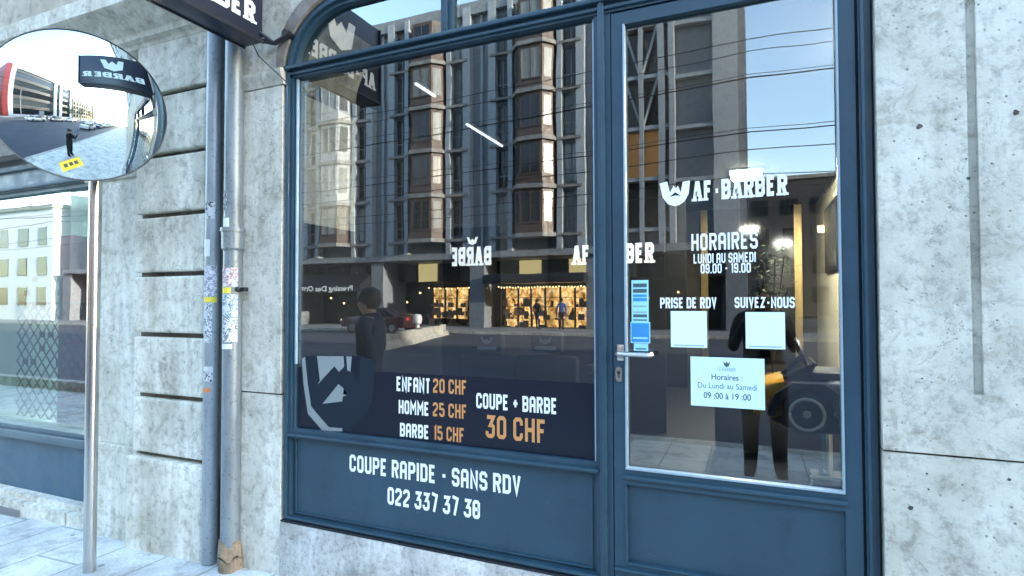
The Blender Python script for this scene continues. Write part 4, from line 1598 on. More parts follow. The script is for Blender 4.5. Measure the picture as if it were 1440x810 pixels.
sx_, sz_ = x0 + .0, zq + .27
o.tube([(sx_ + .028 * math.sin(R(k)) * -1, CY + .10 * math.cos(R(k)), sz_ + .09 * math.sin(R(k))) for k in range(0, 360, 20)], .012, 6, True)
o.tube([(sx_ - .0, CY, sz_), (sx_ - .10, CY, zq + .16)], .014, 6)
o.tube([(sx_, CY - .1, sz_), (sx_, CY + .1, sz_)], .009, 6)
out(o, 'steering_wheel', LEATHER, kc)
o = B()
o.prism([(x0 - .10, zq + .168), (x0 + .03, zq + .19), (x0 + .06, zq + .245), (x0 + .045, zq + .25)], 'y', CY - .17, CY + .17)
out(o, 'windscreen', plain('smoked windscreen', (.05, .055, .06), .15), kc)
o = B()
qx, qz = at(1160, 655, CY)
o.cone((qx, CY, ZF + .02), (qx, CY, zq - .12), .035, .035, 20)
out(o, 'stand_pole', CHROME, kc)
o = B()
o.prism([(qx - .07, ZF + .30), (qx + .09, ZF + .30), (qx + .13, ZF + .012), (qx - .11, ZF + .012)], 'y', CY - .08, CY + .10)
out(o, 'stand_base', plain('gunmetal', (.10, .13, .16), .25, .9), kc)
o = B()
for a_0, a_1 in (((-.085, .31), (.10, .31)), ((-.075, .29), (-.12, .12)), ((.085, .29), (.13, .10)), ((-.12, .03), (.12, .03))):
    o.tube([(qx + a_0[0], CY - .095, ZF + a_0[1]), (qx + a_1[0], CY - .095, ZF + a_1[1])], .008, 6)
out(o, 'stand_rail', plain('shine white rail', (.75, .77, .78), .3), kc)  # white colour stands in for the shine of chrome

# ================================================================== OPPOSITE SIDE OF THE STREET
YO = -28.5


def yv(Y):
    return -Y


tw = thing('office_tower', 'long grey office block with brown bays and pale fins across the street', 'building', (-30, YO - 6, 0))
TX0, TX1, ROOF, FL0, FH = -58.0, -.27, 20.0, 5.42, 2.8
o = B()
o.box(TX0, TX1, YO - 16, YO - .30, 4.2, ROOF)
o.box(TX0 + .2, TX1 - .2, YO - 16, YO - 2.6, 0, 4.2)
o.box(TX0 + 6, TX1 - 12, YO - 12, YO - 4, ROOF, ROOF + 2.2)
out(o, 'wall', CLAD, tw)
o = B()
o.box(TX0, TX1, YO - .30, YO + .12, ROOF - .5, ROOF + .25)
o.box(TX0, TX1, YO - .30, YO + .25, 4.25, 4.62)
out(o, 'parapet', paint('parapet grey', (.22, .24, .26), .7, .2), tw)
CEN = [-11.75 - 7.35 * k for k in range(6)]
rg = random.Random(11)
NFL = 5
proto = {}


def rep(key, maker, loc, parent):
    if key not in proto:
        proto[key] = maker()
        o_ = proto[key]
    else:
        o_ = copy_tree(proto[key])
    o_.location = Vector(loc) - tw.location
    return o_


def mk_fin(w_, d_):
    def f_():
        q_ = B(); q_.box(-w_ / 2, w_ / 2, -.3, d_, 0, ROOF - 4.63)
        return out(q_, 'fin', CLAD_L, tw, local=True)
    return f_


def mk_ledge():
    q_ = B()
    q_.box(-2.9, 2.9, -.1, .26, -.08, .08)
    q_.prism([(-1.35, -.1), (1.35, -.1), (1.35, .4), (.80, 1.02), (-.80, 1.02), (-1.35, .4)], 'z', -.12, .12)
    return out(q_, 'ledge', paint('weathered ledge', (.20, .20, .20), .7, .3), tw, local=True)


def mk_bay(kind, BROWN=None):
    BROWN = BROWN or MATS['brown bay cladding']
    def f_():
        q_ = B()
        q_.prism([(-1.2, -.25), (1.2, -.25), (1.2, .30), (.72, .86), (-.72, .86), (-1.2, .30)], 'z', .122, FH - .122)
        bay = out(q_, 'bay', BROWN, tw, local=True)
        left = WIN_D if kind != 2 else WIN_B
        mid = [WIN_B, WIN_D, WIN_L, WIN_B][kind]
        right = [WIN_L, WIN_B, WIN_B, WIN_D][kind]
        q_ = B(); q_.box(-.58, .58, .862, .895, .75, 2.45); out(q_, 'window', mid, bay, local=True)
        q_ = B()
        for xx in (-.62, -.03, .58):
            q_.box(xx, xx + .05, .862, .93, .70, 2.5)
        q_.box(-.62, .63, .862, .92, .66, .75)
        q_.box(-.8, .8, .862, 1.0, .10, .22)
        out(q_, 'window_frame', BROWN, bay, local=True)
        for s, m_ in ((-1, left), (1, right)):
            q_ = B()
            q_.obox((s * .965, .585, 1.6), (.52, .03, 1.7), s * -R(49.4))
            out(q_, 'window', m_, bay, local=True)
        return bay
    return f_


def mk_win(m_, w_, nm):
    def f_():
        q_ = B(); q_.box(-w_ / 2, w_ / 2, -.02, .02, .35, FH - .25)
        o_ = out(q_, 'window', m_, tw, local=True)
        q_ = B(); q_.box(-.03, .03, .02, .06, .35, FH - .25); q_.box(-w_ / 2, -.03, .02, .05, .95, 1.02); q_.box(.03, w_ / 2, .02, .05, .95, 1.02)
        out(q_, 'window_frame', CLAD, o_, local=True)
        return o_
    return f_


for ci, c in enumerate(CEN):
    for dx in (-2.8, -1.55, 1.55, 2.8, 3.68):
        wd_ = .16 if dx > 3 else (.50 if abs(dx) > 2 else .30)
        rep('fin%.1f' % wd_, mk_fin(wd_, -.18 if wd_ < .2 else (.16 if wd_ > .4 else .22)), (c + dx, YO, 4.62), tw)
    for k in range(NFL + 1):
        if k < NFL:
            rep('ledge', mk_ledge, (c, YO, FL0 + k * FH), tw)
            kind = rg.choice([0, 1, 2, 3])
            if ci == 2 and k > 0:
                rep('pale%d' % kind, mk_bay(kind, CLAD_P), (c, YO - .02, FL0 + k * FH), tw)
            else:
                rep('bay%d' % kind, mk_bay(kind), (c, YO - .02, FL0 + k * FH), tw)
            for s in (-1, 1):
                kk = rg.choice([0, 0, 0, 1])
                rep('win%d' % kk, mk_win([WIN_D, WIN_B][kk], .95, ''), (c + s * 2.16, YO - .265, FL0 + k * FH), tw)
# right end of the tower: braced glazing and broad piers
for k in range(NFL):
    for xx, w_ in ((-6.0, .8), (-5.05, .8)):
        m_ = WIN_O if (k == 1 and xx > -6.5) else WIN_D
        q_ = B(); q_.box(xx - .42, xx + .42, YO - .29, YO - .24, FL0 + k * FH + .2, FL0 + (k + 1) * FH - .15)
        out(q_, 'window', m_, tw)
    q_ = B(); q_.box(-6.7, -3.9, YO - .3, YO + .2, FL0 + k * FH - .1, FL0 + k * FH + .1)
    out(q_, 'ledge', CLAD_L, tw)
    q_ = B(); q_.box(-3.75, -.75, YO - .3, YO + .06, FL0 + k * FH + FH - .28, FL0 + k * FH + FH - .08)
    out(q_, 'ledge', CLAD_L, tw)
for xx, w_ in ((-6.5, .28), (-5.52, .22), (-4.45, .34), (-3.9, .3)):
    q_ = B(); q_.box(xx - w_ / 2, xx + w_ / 2, YO - .3, YO + .24, 4.62, ROOF - .5)
    out(q_, 'fin', CLAD_L, tw)
q_ = B()
for k in range(2, NFL):
    z_ = FL0 + k * FH
    q_.tube([(-6.4, YO + .1, z_ + FH), (-5.55, YO + .1, z_ + .1)], .07, 5)
    q_.tube([(-4.6, YO + .1, z_ + FH), (-5.45, YO + .1, z_ + .1)], .07, 5)
out(q_, 'brace', CLAD_L, tw)
q_ = B(); q_.box(-1.85, -.62, YO - .3, YO + .12, 4.62, ROOF - .5)
out(q_, 'end_column', CLAD_P, tw)
# ground floor: piers, dark shop fronts, two lit ones
for xx in [TX0 + .3, -51.5, -44.2, -36.8, -30.3, -23.0, -15.6, -8.2, -.8]:
    q_ = B(); q_.box(xx - .5, xx + .5, YO - 2.6, YO + .05, 0, 4.25)
    out(q_, 'pier', CLAD, tw)
q_ = B(); q_.box(TX0 + .8, TX1 - 1.4, YO - 2.55, YO - 2.5, 0, 4.2)
out(q_, 'shop_back', plain('dark shopfront', (.022, .022, .026), .4), tw)
for (xa_, xb_, zt_) in ((-19.9, -16.2, 2.55), (-14.6, -9.0, 2.45)):
    q_ = B(); q_.box(xa_, xb_, YO - 2.0, YO - 1.95, .45 if xa_ < -16 else .0, zt_)
    lw = out(q_, 'lit_shop_window', SHOPGLOW, tw)
    q_ = B()
    n_ = 6 if xa_ > -16 else 4
    for k in range(n_ + 1):
        X = xa_ + (xb_ - xa_) * k / n_
        q_.box(X - .05, X + .05, YO - 1.93, YO - 1.8, 0, zt_)
    q_.box(xa_, xb_, YO - 1.93, YO - 1.8, zt_, zt_ + .1)
    out(q_, 'mullion', BLACKM, lw)
    q_ = B()
    for k in range(3):
        q_.box(xa_ + .1, xb_ - .1, YO - 1.92, YO - 1.6, .7 + k * .55, .74 + k * .55)
    for k in range(44):
        X, Z = rg.uniform(xa_ + .2, xb_ - .2), rg.choice([0, .5, .74, 1.29])
        h_, w_2, Yk = rg.uniform(.08, .5), rg.uniform(.04, .22), rg.uniform(-1.7, -.6)
        q_.box(X - w_2, X + w_2, YO + Yk - .1, YO + Yk, Z, Z + h_)
    out(q_, 'shelf', plain('brown goods', (.22, .15, .10), .6), lw)
q_ = B()
for k in range(30):
    q_.sphere((-14.6 + k * .19, YO - .9, 2.48 - .05 * abs(math.sin(k * .9))), .055, 8)
bs_ = out(q_, 'bulb_string', WARM, tw)
q_ = B()
for k in range(9):
    q_.sphere((-19.6 + k * .42, YO - .9, 2.5 - .06 * abs(math.sin(k * 1.3))), .05, 8)
out(q_, 'bulb_string', WARM, tw)
q_ = B()
for k, (x_, z_) in enumerate(((-28.6, 1.9), (-27.4, 1.5), (-25.1, 1.8), (-22.0, 1.6), (-20.9, 2.2), (-8.2 + .9, 2.0), (-5.6, 1.8), (-3.9, 2.1))):
    q_.sphere((x_, YO - 1.9, z_), .075, 8)
out(q_, 'shop_lamps', WARM, tw)
k_ = 0
for xa_, xb_ in ((-29.8, -23.5), (-22.5, -16.1), (-15.1, -8.7), (-7.7, -1.3)):
    for k in range(4):
        X0, X1 = xa_ + (xb_ - xa_) * k / 4 + .08, xa_ + (xb_ - xa_) * (k + 1) / 4 - .08
        q_ = B(); q_.box(X0, X1, YO - 1.6, YO - 1.55, 2.95, 4.15)
        out(q_, 'fanlight', WIN_Y if k_ in (5, 9, 11) else [WIN_B, WIN_D, WIN_B, WIN_D, WIN_D][k_ % 5], tw)
        k_ += 1
# awnings
aw = thing('shop_awning', 'black shop awning with white lettering across the street', 'awning', (-26.6, YO + .4, 2.2))
q_ = B(); q_.prism([(YO - .2, 3.55), (YO + 1.1, 2.75), (YO + 1.1, 2.25), (YO - .2, 2.25)], 'x', -29.9, -23.6)
out(q_, 'canopy', BLACKM, aw)
ft = font_text('Pressing Des Ormes', WHITE, aw, 0, 0, .34, 0, width=5.0, bold=.03)
off_ = aw.location
for v_ in ft.data.vertices:      # faces the street (+y), so it reads mirrored in the shop glass
    c_ = v_.co + off_
    v_.co = Vector((-26.7 - c_.x, YO + 1.106, 2.5 + c_.z)) - off_
q_ = B()
q_.box(-14.8, -8.6, YO - .2, YO + .9, 2.66, 3.2, .03)
tag(out(q_, 'shop_canopy', BLACKM), 'long black canopy over the brightly lit shop across the street', 'awning')
# gap street side: tower flank already there; white office building with a red fin
wb_ = thing('white_building', 'white framed office building with dark glazing and a red end wall', 'building', (22, YO - 8, 0))
q_ = B()
q_.box(7.8, 40, YO - 16, YO - .4, 0, 20.5)
q_.box(7.8, 40, YO - .4, YO + .3, 18.2, 20.6)
for xx in (7.8, 27.0, 30.6, 38.8):
    q_.box(xx, xx + 1.6, YO - .4, YO + .3, 0, 18.2)
q_.box(9.4, 38.8, YO - .4, YO + .3, 0, .5)
out(q_, 'wall', WHITEP, wb_)
q_ = B(); q_.box(6.0, 7.78, YO - 15, YO + .5, 0, 19.4)
out(q_, 'red_wall', RED, wb_)
for k in range(5):
    for xa_, xb_ in ((9.4, 27), (28.7, 30.5), (32.3, 38.7)):
        q_ = B(); q_.box(xa_, xb_, YO - .39, YO - .2, .6 + k * 3.5, .6 + k * 3.5 + 2.2)
        wn = out(q_, 'window', WIN_D, wb_)
        q_ = B(); q_.box(xa_, xb_, YO - .39, YO - .05, 2.82 + k * 3.5, 4.08 + k * 3.5)
        out(q_, 'spandrel', plain('brown grey spandrel', (.10, .085, .08), .5), wb_)


def plain_block(name, label, x0, x1, y0, y1, h, mat, cols, rows, face, winmat=WIN_D, group=None):
    t_ = thing(name, label, 'building', ((x0 + x1) / 2, (y0 + y1) / 2, 0))
    q = B(); q.box(x0, x1, y0, y1, 0, h)
    out(q, 'wall', mat, t_)
    q = B(); q.box(x0 - .2, x1 + .2, y0 - .2, y1 + .2, h, h + .4)
    out(q, 'roof', STONE_D, t_)
    first = None
    for i in range(cols):
        for j in range(rows):
            X = x0 + (x1 - x0) * (i + .5) / cols
            Z = 1.4 + (h - 2.0) * j / rows
            if first is None:
                q = B(); q.box(-.7, .7, -.03, .03, 0, 1.7)
                first = out(q, 'window', winmat, t_, local=True)
                ob = first
            else:
                ob = first.copy(); COL.objects.link(ob)
            ob.location = Vector((X, face, Z)) - t_.location
    return t_


plain_block('apartment_block', 'low white apartment block past the left end of the grey tower', -112, -60, YO - 14, YO, 10.5, plain('white render', (.70, .72, .68), .7), 16, 3, YO + .02)
plain_block('apartment_block', 'grey block closing off the side street right of the tower', -6, 16, -76, -64, 14.5, plain('dark brick', (.045, .042, .045), .8), 8, 4, -63.98)
plain_block('apartment_block', 'cream terrace beyond the white office building', 41, 70, YO - 14, YO + .5, 13, RENDER, 9, 4, YO + .52)
plain_block('apartment_block', 'grey terrace farthest down the opposite pavement', 71, 130, YO - 14, YO + 1, 15, CLAD_P, 14, 4, YO + 1.02)
plain_block('apartment_block', 'stone terrace next along from the barber building', 17, 60, .1, 12, 24, STONE, 12, 4, .08)
plain_block('apartment_block', 'beige terrace farthest along the barber side', 61, 140, .2, 12, 22, RENDER, 18, 4, .18)
plain_block('apartment_block', 'stone terrace left of the neighbouring shop', -90, -12.3, .1, 12, 16, STONE, 18, 4, .08)

# low concrete barriers across the road
p0, p1 = Vector((-12.0, -13.7)), Vector((-14.6, -22.6))
dv = (p1 - p0)
for k in range(3):
    c_ = p0 + dv * ((k + .5) / 3)
    t = thing('concrete_barrier', ['nearest white concrete barrier of the row', 'middle white concrete barrier of the row', 'farthest white concrete barrier of the row'][k] + ' along the tram stop', 'barrier', (c_.x, c_.y, -.13), math.atan2(dv.y, dv.x), 'concrete barriers across the road')
    L_ = dv.length / 3 - .06
    q_ = B(); q_.prism([(-.30, 0), (.30, 0), (.27, .12), (.14, .25), (.12, .52), (-.12, .52), (-.14, .25), (-.27, .12)], 'x', -L_ / 2, L_ / 2)
    out(q_, 'barrier_body', CONC, t, local=True)
    q_ = B(); q_.box(-.3, .3, -.15, .15, .50, .525); q_.box(-.14, .14, .13, .285, .0, .05)
    out(q_, 'notch', RUBBER, t, local=True)
q_ = B()
bx_, by_ = -14.2, -19.6
q_.lathe([(.001, 0), (.17, 0), (.17, .04), (.10, .06), (.10, .62), (.20, .70), (.22, 1.0), (.15, 1.12), (.001, 1.14)], (bx_, by_, -.13), 20)
tag(out(q_, 'bollard', plain('pale grey bollard', (.45, .47, .48), .5)), 'pale grey round topped bollard behind the concrete barriers', 'bollard')


# ---------------------------------------------------------------- cars
def make_car(label, matbody, loc, rz):
    t = thing('parked_car', label, 'car', loc, rz, 'cars along the street')
    q = B()
    prof = [(-2.05, .35), (-2.1, .62), (-2.0, .86), (-1.1, .95), (-.45, 1.38), (.75, 1.42), (1.5, 1.02), (2.05, .92), (2.1, .6), (2.05, .32)]
    rings = []
    for y_, sx, top in ((-.86, .97, .9), (-.80, 1, 1), (0, 1.01, 1.02), (.80, 1, 1), (.86, .97, .9)):
        rings.append([q.bm.verts.new((x_ * sx, y_ * (1 if z_ < .97 else .82), .34 + (z_ - .34) * (top if z_ > .9 else 1))) for x_, z_ in prof])
    for a, c in zip(rings, rings[1:]):
        for k in range(len(prof)):
            j = (k + 1) % len(prof)
            q.bm.faces.new((a[k], a[j], c[j], c[k]))
    q.bm.faces.new(rings[0]); q.bm.faces.new(rings[-1][::-1])
    body = out(q, 'body', matbody, t, local=True)
    for s in (-1, 1):
        q = B(); q.prism([(-.95, 1.0), (-.42, 1.31), (.70, 1.34), (1.2, 1.04)], 'y', s * .70, s * .85); out(q, 'side_window', WIN_D, t, local=True)
        for x_ in (-1.3, 1.3):
            q = B(); q.cone((x_, s * .70, .32), (x_, s * .89, .32), .32, .32, 20); wh = out(q, 'wheel', RUBBER, t, local=True)
            q = B(); q.cone((x_, s * .88, .32), (x_, s * .90, .32), .20, .18, 14); out(q, 'rim', STEEL, wh, local=True)
        q = B(); q.box(-2.13, -2.0, s * .62 - .16, s * .62 + .16, .64, .78, .02); out(q, 'headlight', plain('headlight', (.8, .8, .75), .2, 0, (1, .9, .7), .3), t, local=True)
        q = B(); q.box(2.0, 2.13, s * .66 - .12, s * .66 + .12, .70, .85, .02); out(q, 'tail_light', RED, t, local=True)
    q = B(); q.prism([(-1.06, .98), (-.48, 1.345), (-.46, 1.355), (-1.08, 1.0)], 'y', -.62, .62); out(q, 'windscreen', WIN_D, t, local=True)
    q = B(); q.prism([(.80, 1.38), (1.44, 1.05), (1.46, 1.07), (.82, 1.40)], 'y', -.62, .62); out(q, 'rear_window', WIN_D, t, local=True)
    return t


cw = plain('white car paint', (.68, .70, .72), .25, 0, None, 0, .6)
cs = plain('silver car paint', (.34, .36, .38), .25, .6)
cr = plain('dark red car paint', (.028, .007, .009), .3, 0, None, 0, .6)
cb = plain('blue car paint', (.03, .06, .14), .3, 0, None, 0, .6)
spec = [('white car nearest the shop in the far lane', cw, 9, -16.9, 0), ('silver car behind the white one in the far lane', cs, 15.5, -16.9, 0),
        ('white car in the near lane facing the glow', cw, 13, -7.4, math.pi), ('blue car ahead of it in the near lane', cb, 20, -7.4, math.pi),
        ('white car third in the far lane', cw, 22, -16.9, 0), ('silver car in the middle lane', cs, 26, -11.5, 0),
        ('white car farthest in the near lane', cw, 29, -7.4, math.pi), ('blue car parked before the white office building', cb, 14, -22.9, 0),
        ('silver car parked behind the blue one', cs, 20, -22.9, 0), ('dark red car parked at the far kerb among the barriers', cr, -18.6, -22.9, 0)]
for k, (m_, x_, y_, rz, col_) in enumerate(((cw, 33, -16.9, 0, 'white'), (cs, 37, -7.4, math.pi, 'silver'), (cw, 40, -16.9, 0, 'white'), (cw, 34, -11.5, 0, 'white'), (cs, 47, -16.9, 0, 'silver'), (cw, 46, -7.4, math.pi, 'white'), (cb, 44, -11.5, 0, 'blue'), (cs, 54, -11.5, 0, 'silver'))):
    spec.append((col_ + ' car far down the street, ' + ['fifth', 'sixth', 'seventh', 'eighth', 'ninth', 'tenth', 'eleventh', 'twelfth'][k] + ' towards the sun glow', m_, x_, y_, rz))
seen = {}
for lab, m_, x_, y_, rz in spec:
    if m_.name not in seen:
        seen[m_.name] = make_car(lab, m_, (x_, y_, -.13), rz)
    else:
        c_ = copy_tree(seen[m_.name])
        c_.location = (x_, y_, -.13); c_.rotation_euler = (0, 0, rz); c_['label'] = lab

# ---------------------------------------------------------------- overhead wires and masts
wires = [(-8.0, 5.3), (-10.3, 5.0), (-12.6, 5.2), (-13.6, 8.4), (-15.2, 5.1), (-16.6, 9.3), (-18.6, 5.4), (-20.5, 8.0), (-22, 10.6)]
names = ['nearest', 'second', 'third', 'fourth', 'fifth', 'sixth', 'seventh', 'eighth', 'farthest']
for i, (y_, z_) in enumerate(wires):
    q = B()
    pts = []
    for k in range(0, 61):
        X = -90 + k * 3
        u = ((X + 90) % 30) / 30
        pts.append((X, y_, z_ - .35 * 4 * u * (1 - u) + .12))
    q.tube(pts, .013, 5)
    tag(out(q, 'overhead_wire', BLACKM), names[i] + ' overhead tram wire counted from the barber shop', 'wire', 'overhead tram wires')
for i, (x_, lab) in enumerate(((-32, 'grey tram mast before the left of the office tower'), (9.2, 'grey tram mast before the white office building'), (40, 'grey tram mast farthest down the street'))):
    t = thing('tram_mast', lab, 'mast', (x_, -23.2, -.13), 0, 'tram masts on the far side')
    q = B(); q.cone((0, 0, 0), (0, 0, 9), .11, .07, 14); out(q, 'mast', CLAD_L, t, local=True)
    q = B(); q.tube([(0, 0, 8.3), (0, 8, 7.7), (0, 15.4, 7.2)], .035, 6); q.tube([(0, 0, 8.9), (0, 7, 7.8)], .02, 5); out(q, 'arm', CLAD_L, t, local=True)
# white sign panel on a post (seen in the street mirror)
t = thing('street_sign', 'white square sign on a thin post at the far kerb', 'sign', (5.0, -10.5, -.13))
q = B(); q.cone((5.0, -10.5, -.13), (5.0, -10.5, 2.6), .03, .03, 10); out(q, 'post', STEEL, t)
q = B(); q.box(4.6, 5.4, -10.46, -10.43, 1.7, 2.5, .01); out(q, 'panel', WHITEP, t)


# ---------------------------------------------------------------- street trees far down the road
def tree(x_, y_, h_, label, seed):
    rg_ = random.Random(seed)
    t = thing('street_tree', label, 'tree', (x_, y_, 0), 0, 'street trees down the road')
    q = B(); q.cone((0, 0, 0), (0, 0, h_ * .55), .18, .10, 10)
    for k in range(6):
        a = k * 1.05
        q.cone((0, 0, h_ * (.35 + .03 * k)), (h_ * .2 * math.cos(a), h_ * .2 * math.sin(a), h_ * (.6 + .04 * k)), .07, .03, 6)
    out(q, 'trunk', BARK, t, local=True)
    q = B()
    cl_ = [Vector((rg_.gauss(0, h_ * .14), rg_.gauss(0, h_ * .14), h_ * rg_.uniform(.5, .95))) for _ in range(26)]
    for c_ in cl_:
        for _ in range(42):
            p_ = c_ + Vector((rg_.gauss(0, .38), rg_.gauss(0, .38), rg_.gauss(0, .32)))
            d_ = Vector((rg_.gauss(0, 1), rg_.gauss(0, 1), rg_.gauss(0, 1))).normalized()
            s_ = d_.orthogonal().normalized() * .10
            q.sheet([p_, p_ + d_ * .12 + s_, p_ + d_ * .26, p_ + d_ * .12 - s_])
    out(q, 'crown', LEAF, t, local=True, fix=False)


tree(33, -24.9, 7, 'nearest street tree before the white office building', 1)
tree(44, -24.9, 8, 'middle street tree before the cream terrace', 2)
tree(58, -24.9, 8, 'farthest street tree down the opposite pavement', 3)


# ================================================================== PEOPLE
def person(name, label, loc, rz, joints, mats, parts_, hair=True, group=None):
    """joints: name -> (pos, radius, parent). One continuous skinned body; mats by joint name."""
    t = thing(name, label, 'person', loc, rz, group)
    me = bpy.data.meshes.new('skeleton')
    keys = list(joints)
    idx = {k: i for i, k in enumerate(keys)}
    me.from_pydata([joints[k][0] for k in keys], [(idx[k], idx[joints[k][2]]) for k in keys if joints[k][2]], [])
    o = bpy.data.objects.new('skeleton', me)
    COL.objects.link(o)
    md = o.modifiers.new('skin', 'SKIN')
    md.use_smooth_shade = True
    for k in keys:
        r_ = joints[k][1]
        r_ = r_ if isinstance(r_, tuple) else (r_, r_)
        me.skin_vertices[0].data[idx[k]].radius = r_
    me.skin_vertices[0].data[idx['pelvis']].use_root = True
    ss = o.modifiers.new('sub', 'SUBSURF')
    ss.levels = ss.render_levels = 3
    dg = bpy.context.evaluated_depsgraph_get()
    m2 = bpy.data.meshes.new_from_object(o.evaluated_get(dg))
    bpy.data.objects.remove(o)
    ms_ = []
    for m_ in mats.values():
        if m_ not in ms_:
            ms_.append(m_)
    m2.materials.clear()
    for m_ in ms_:
        m2.materials.append(m_)
    pos = [(Vector(joints[k][0]), k) for k in keys]
    for p_ in m2.polygons:
        c_ = p_.center
        kk = min(pos, key=lambda q_: (q_[0] - c_).length)[1]
        mm = mats.get(kk) or mats.get(kk.split('.')[0]) or mats['default']
        p_.material_index = ms_.index(mm)
        p_.use_smooth = True
    m2.name = 'body'
    bo_ = bpy.data.objects.new('body', m2)
    COL.objects.link(bo_)
    bo_.parent = t
    hp = Vector(joints['head'][0])
    if hair:
        q = B()
        q.sphere((hp.x, hp.y - .018, hp.z + .035), .108, 18, (.92, 1.04, 1.05))
        hr_ = random.Random(4)
        for v_ in q.bm.verts:
            v_.co += Vector((hr_.uniform(-1, 1), hr_.uniform(-1, 1), hr_.uniform(-1, 1))) * .005
        for v_ in list(q.bm.verts):
            if v_.co.z < hp.z + .0 and v_.co.y > hp.y - .02:
                v_.co.y = hp.y - .03
        out(q, 'hair', HAIR, t, local=True)
    q = B()
    nz_ = joints['neck'][0][2]
    for dz_, r_ in ((-.045, .098), (-.02, .086), (.0, .078)):
        q.tube([(r_ * math.cos(R(k)), -.004 + r_ * .95 * math.sin(R(k)), nz_ + dz_ + .012 * math.sin(R(k)) * -1) for k in range(0, 360, 18)], .019, 8, True)
    out(q, 'collar', mats['default'], t, local=True)
    for s in (-1, 1):
        q = B(); q.sphere((hp.x + s * .032, hp.y + .088, hp.z + .012), .011, 8); out(q, 'eye', RUBBER, t, local=True)
    return t


def body_joints(hgt, lw, rw, le, re, lf, rf, lk, rk, hands=True):
    """Facing +y. Wrist/elbow/foot/knee positions for left (-x... person's left is -x when facing +y) given."""
    s = hgt / 1.75
    J = {
        'pelvis': ((0, 0, .95 * s), (.135, .105), None),
        'waist': ((0, .0, 1.10 * s), (.130, .095), 'pelvis'),
        'chest': ((0, -.01, 1.30 * s), (.155, .11), 'waist'),
        'collar': ((0, -.01, 1.44 * s), (.10, .08), 'chest'),
        'neck': ((0, .005, 1.51 * s), .055, 'collar'),
        'head': ((0, .025, 1.63 * s), (.082, .098), 'neck'),
        'crown': ((0, .02, 1.70 * s), (.070, .085), 'head'),
        'nose': ((0, .122, 1.615 * s), .012, 'head'),
    }
    for sd_, sx, wr, el_, ft, kn in (('l', -1, lw, le, lf, lk), ('r', 1, rw, re, rf, rk)):
        J['shoulder.' + sd_] = ((sx * .185, -.01, 1.42 * s), .066, 'collar')
        J['elbow.' + sd_] = (el_, .046, 'shoulder.' + sd_)
        J['wrist.' + sd_] = (wr, .030, 'elbow.' + sd_)
        d_ = (Vector(wr) - Vector(el_)).normalized()
        pm = Vector(wr) + d_ * .06
        J['palm.' + sd_] = (tuple(pm), (.036, .020), 'wrist.' + sd_)
        side = d_.cross(Vector((0, 0, 1)))
        if side.length < .3:
            side = Vector((0, 1, 0))
        side.normalize()
        for i_, (o_, L_) in enumerate(((-.030, .07), (-.010, .08), (.010, .075), (.030, .06))):
            a_0 = pm + side * o_ + d_ * .025
            J['knuckle.%s%d' % (sd_, i_)] = (tuple(a_0), .0095, 'palm.' + sd_)
            J['finger.%s%d' % (sd_, i_)] = (tuple(a_0 + d_ * L_ * .9 + Vector((0, 0, -.02))), .008, 'knuckle.%s%d' % (sd_, i_))
        J['thumb.' + sd_] = (tuple(pm + side * -.05 * sx + d_ * .02 + Vector((0, 0, .01))), .010, 'palm.' + sd_)
        J['hip.' + sd_] = ((sx * .095, 0, .90 * s), .098, 'pelvis')
        J['knee.' + sd_] = (kn, .062, 'hip.' + sd_)
        J['ankle.' + sd_] = (ft, .045, 'knee.' + sd_)
        J['heel.' + sd_] = ((ft[0], ft[1] - .03, ft[2] - .05), .038, 'ankle.' + sd_)
        J['toe.' + sd_] = ((ft[0] + sx * .02, ft[1] + .17, ft[2] - .065), (.042, .026), 'ankle.' + sd_)
    return J


def bulk(J, k):
    for n_ in J:
        if n_.split('.')[0] in ('pelvis', 'waist', 'chest', 'hip', 'knee', 'ankle'):
            p_, r_, q_ = J[n_]
            r_ = tuple(x * k for x in r_) if isinstance(r_, tuple) else r_ * k
            J[n_] = (p_, r_, q_)
    return J


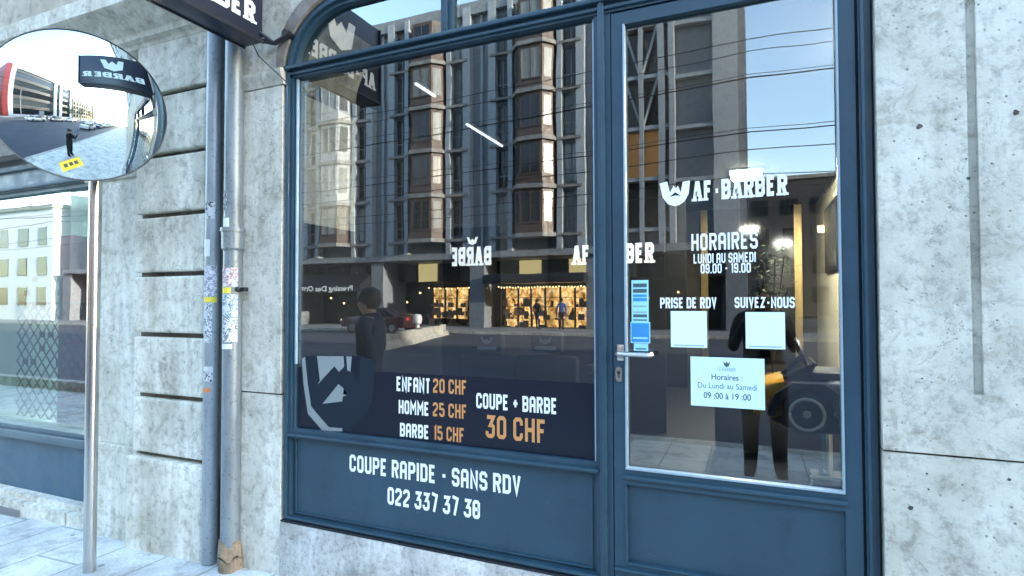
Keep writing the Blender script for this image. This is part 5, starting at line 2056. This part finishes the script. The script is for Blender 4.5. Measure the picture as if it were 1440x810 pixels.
def outfit(top, legs, shoe):
    m_ = {'default': top, 'pelvis': legs, 'hip': legs, 'knee': legs, 'ankle': legs, 'heel': shoe, 'toe': shoe, 'head': SKIN, 'crown': SKIN, 'nose': SKIN, 'neck': SKIN,
          'palm': SKIN, 'knuckle': SKIN, 'finger': SKIN, 'thumb': SKIN}
    return m_


# the photographer, seen reflected in the door: dark clothes, phone held up at eye height
J = body_joints(1.72, (-.11, .36, 1.44), (.11, .36, 1.44), (-.25, .16, 1.12), (.25, .16, 1.12), (-.11, .0, .095), (.12, .02, .095), (-.11, .02, .50), (.12, .03, .50))
person('person', 'person in black clothes holding up a phone, mirrored in the door glass', (.07, -2.96, 0), 0, bulk(J, 1.3), outfit(BLACKCLOTH, BLACKCLOTH, LEATHER), None)
q = B(); q.box(-.01, .15, -2.535, -2.525, 1.50, 1.58, .003)
tag(out(q, 'phone', BLACKM), 'black phone held sideways by the person in black', 'phone')
# passer-by walking past on the pavement (reflected at the left of the big pane)
J = body_joints(1.68, (-.24, .22, .92), (.24, -.16, .90), (-.25, -.02, 1.13), (.25, -.12, 1.14), (-.09, .30, .10), (.10, -.30, .13), (-.09, .20, .50), (.10, -.04, .49))
person('person', 'passer-by in dark navy clothes mirrored at the left of the big pane', (-3.22, -1.72, gz(-3.22)), R(75), bulk(J, 1.22), outfit(NAVYCLOTH, NAVYCLOTH, LEATHER), None)
# pedestrian before the lit shop
J = body_joints(1.74, (-.24, .06, .86), (.24, .06, .86), (-.25, -.02, 1.12), (.25, -.02, 1.12), (-.09, 0, .095), (.10, .05, .095), (-.09, .02, .50), (.10, .04, .50))
person('person', 'pedestrian in a blue coat before the lit shop across the street', (-9.7, -27.0, 0), R(160), J, outfit(BLUECLOTH, BLACKCLOTH, LEATHER), None)
J = body_joints(1.70, (-.24, .06, .86), (.24, .06, .86), (-.25, -.02, 1.12), (.25, -.02, 1.12), (-.09, 0, .095), (.10, .05, .095), (-.09, .02, .50), (.10, .04, .50))
person('person', 'pedestrian in black standing near the lit shop across the street', (-11.0, -26.8, 0), R(200), J, outfit(BLACKCLOTH, BLACKCLOTH, LEATHER), None)
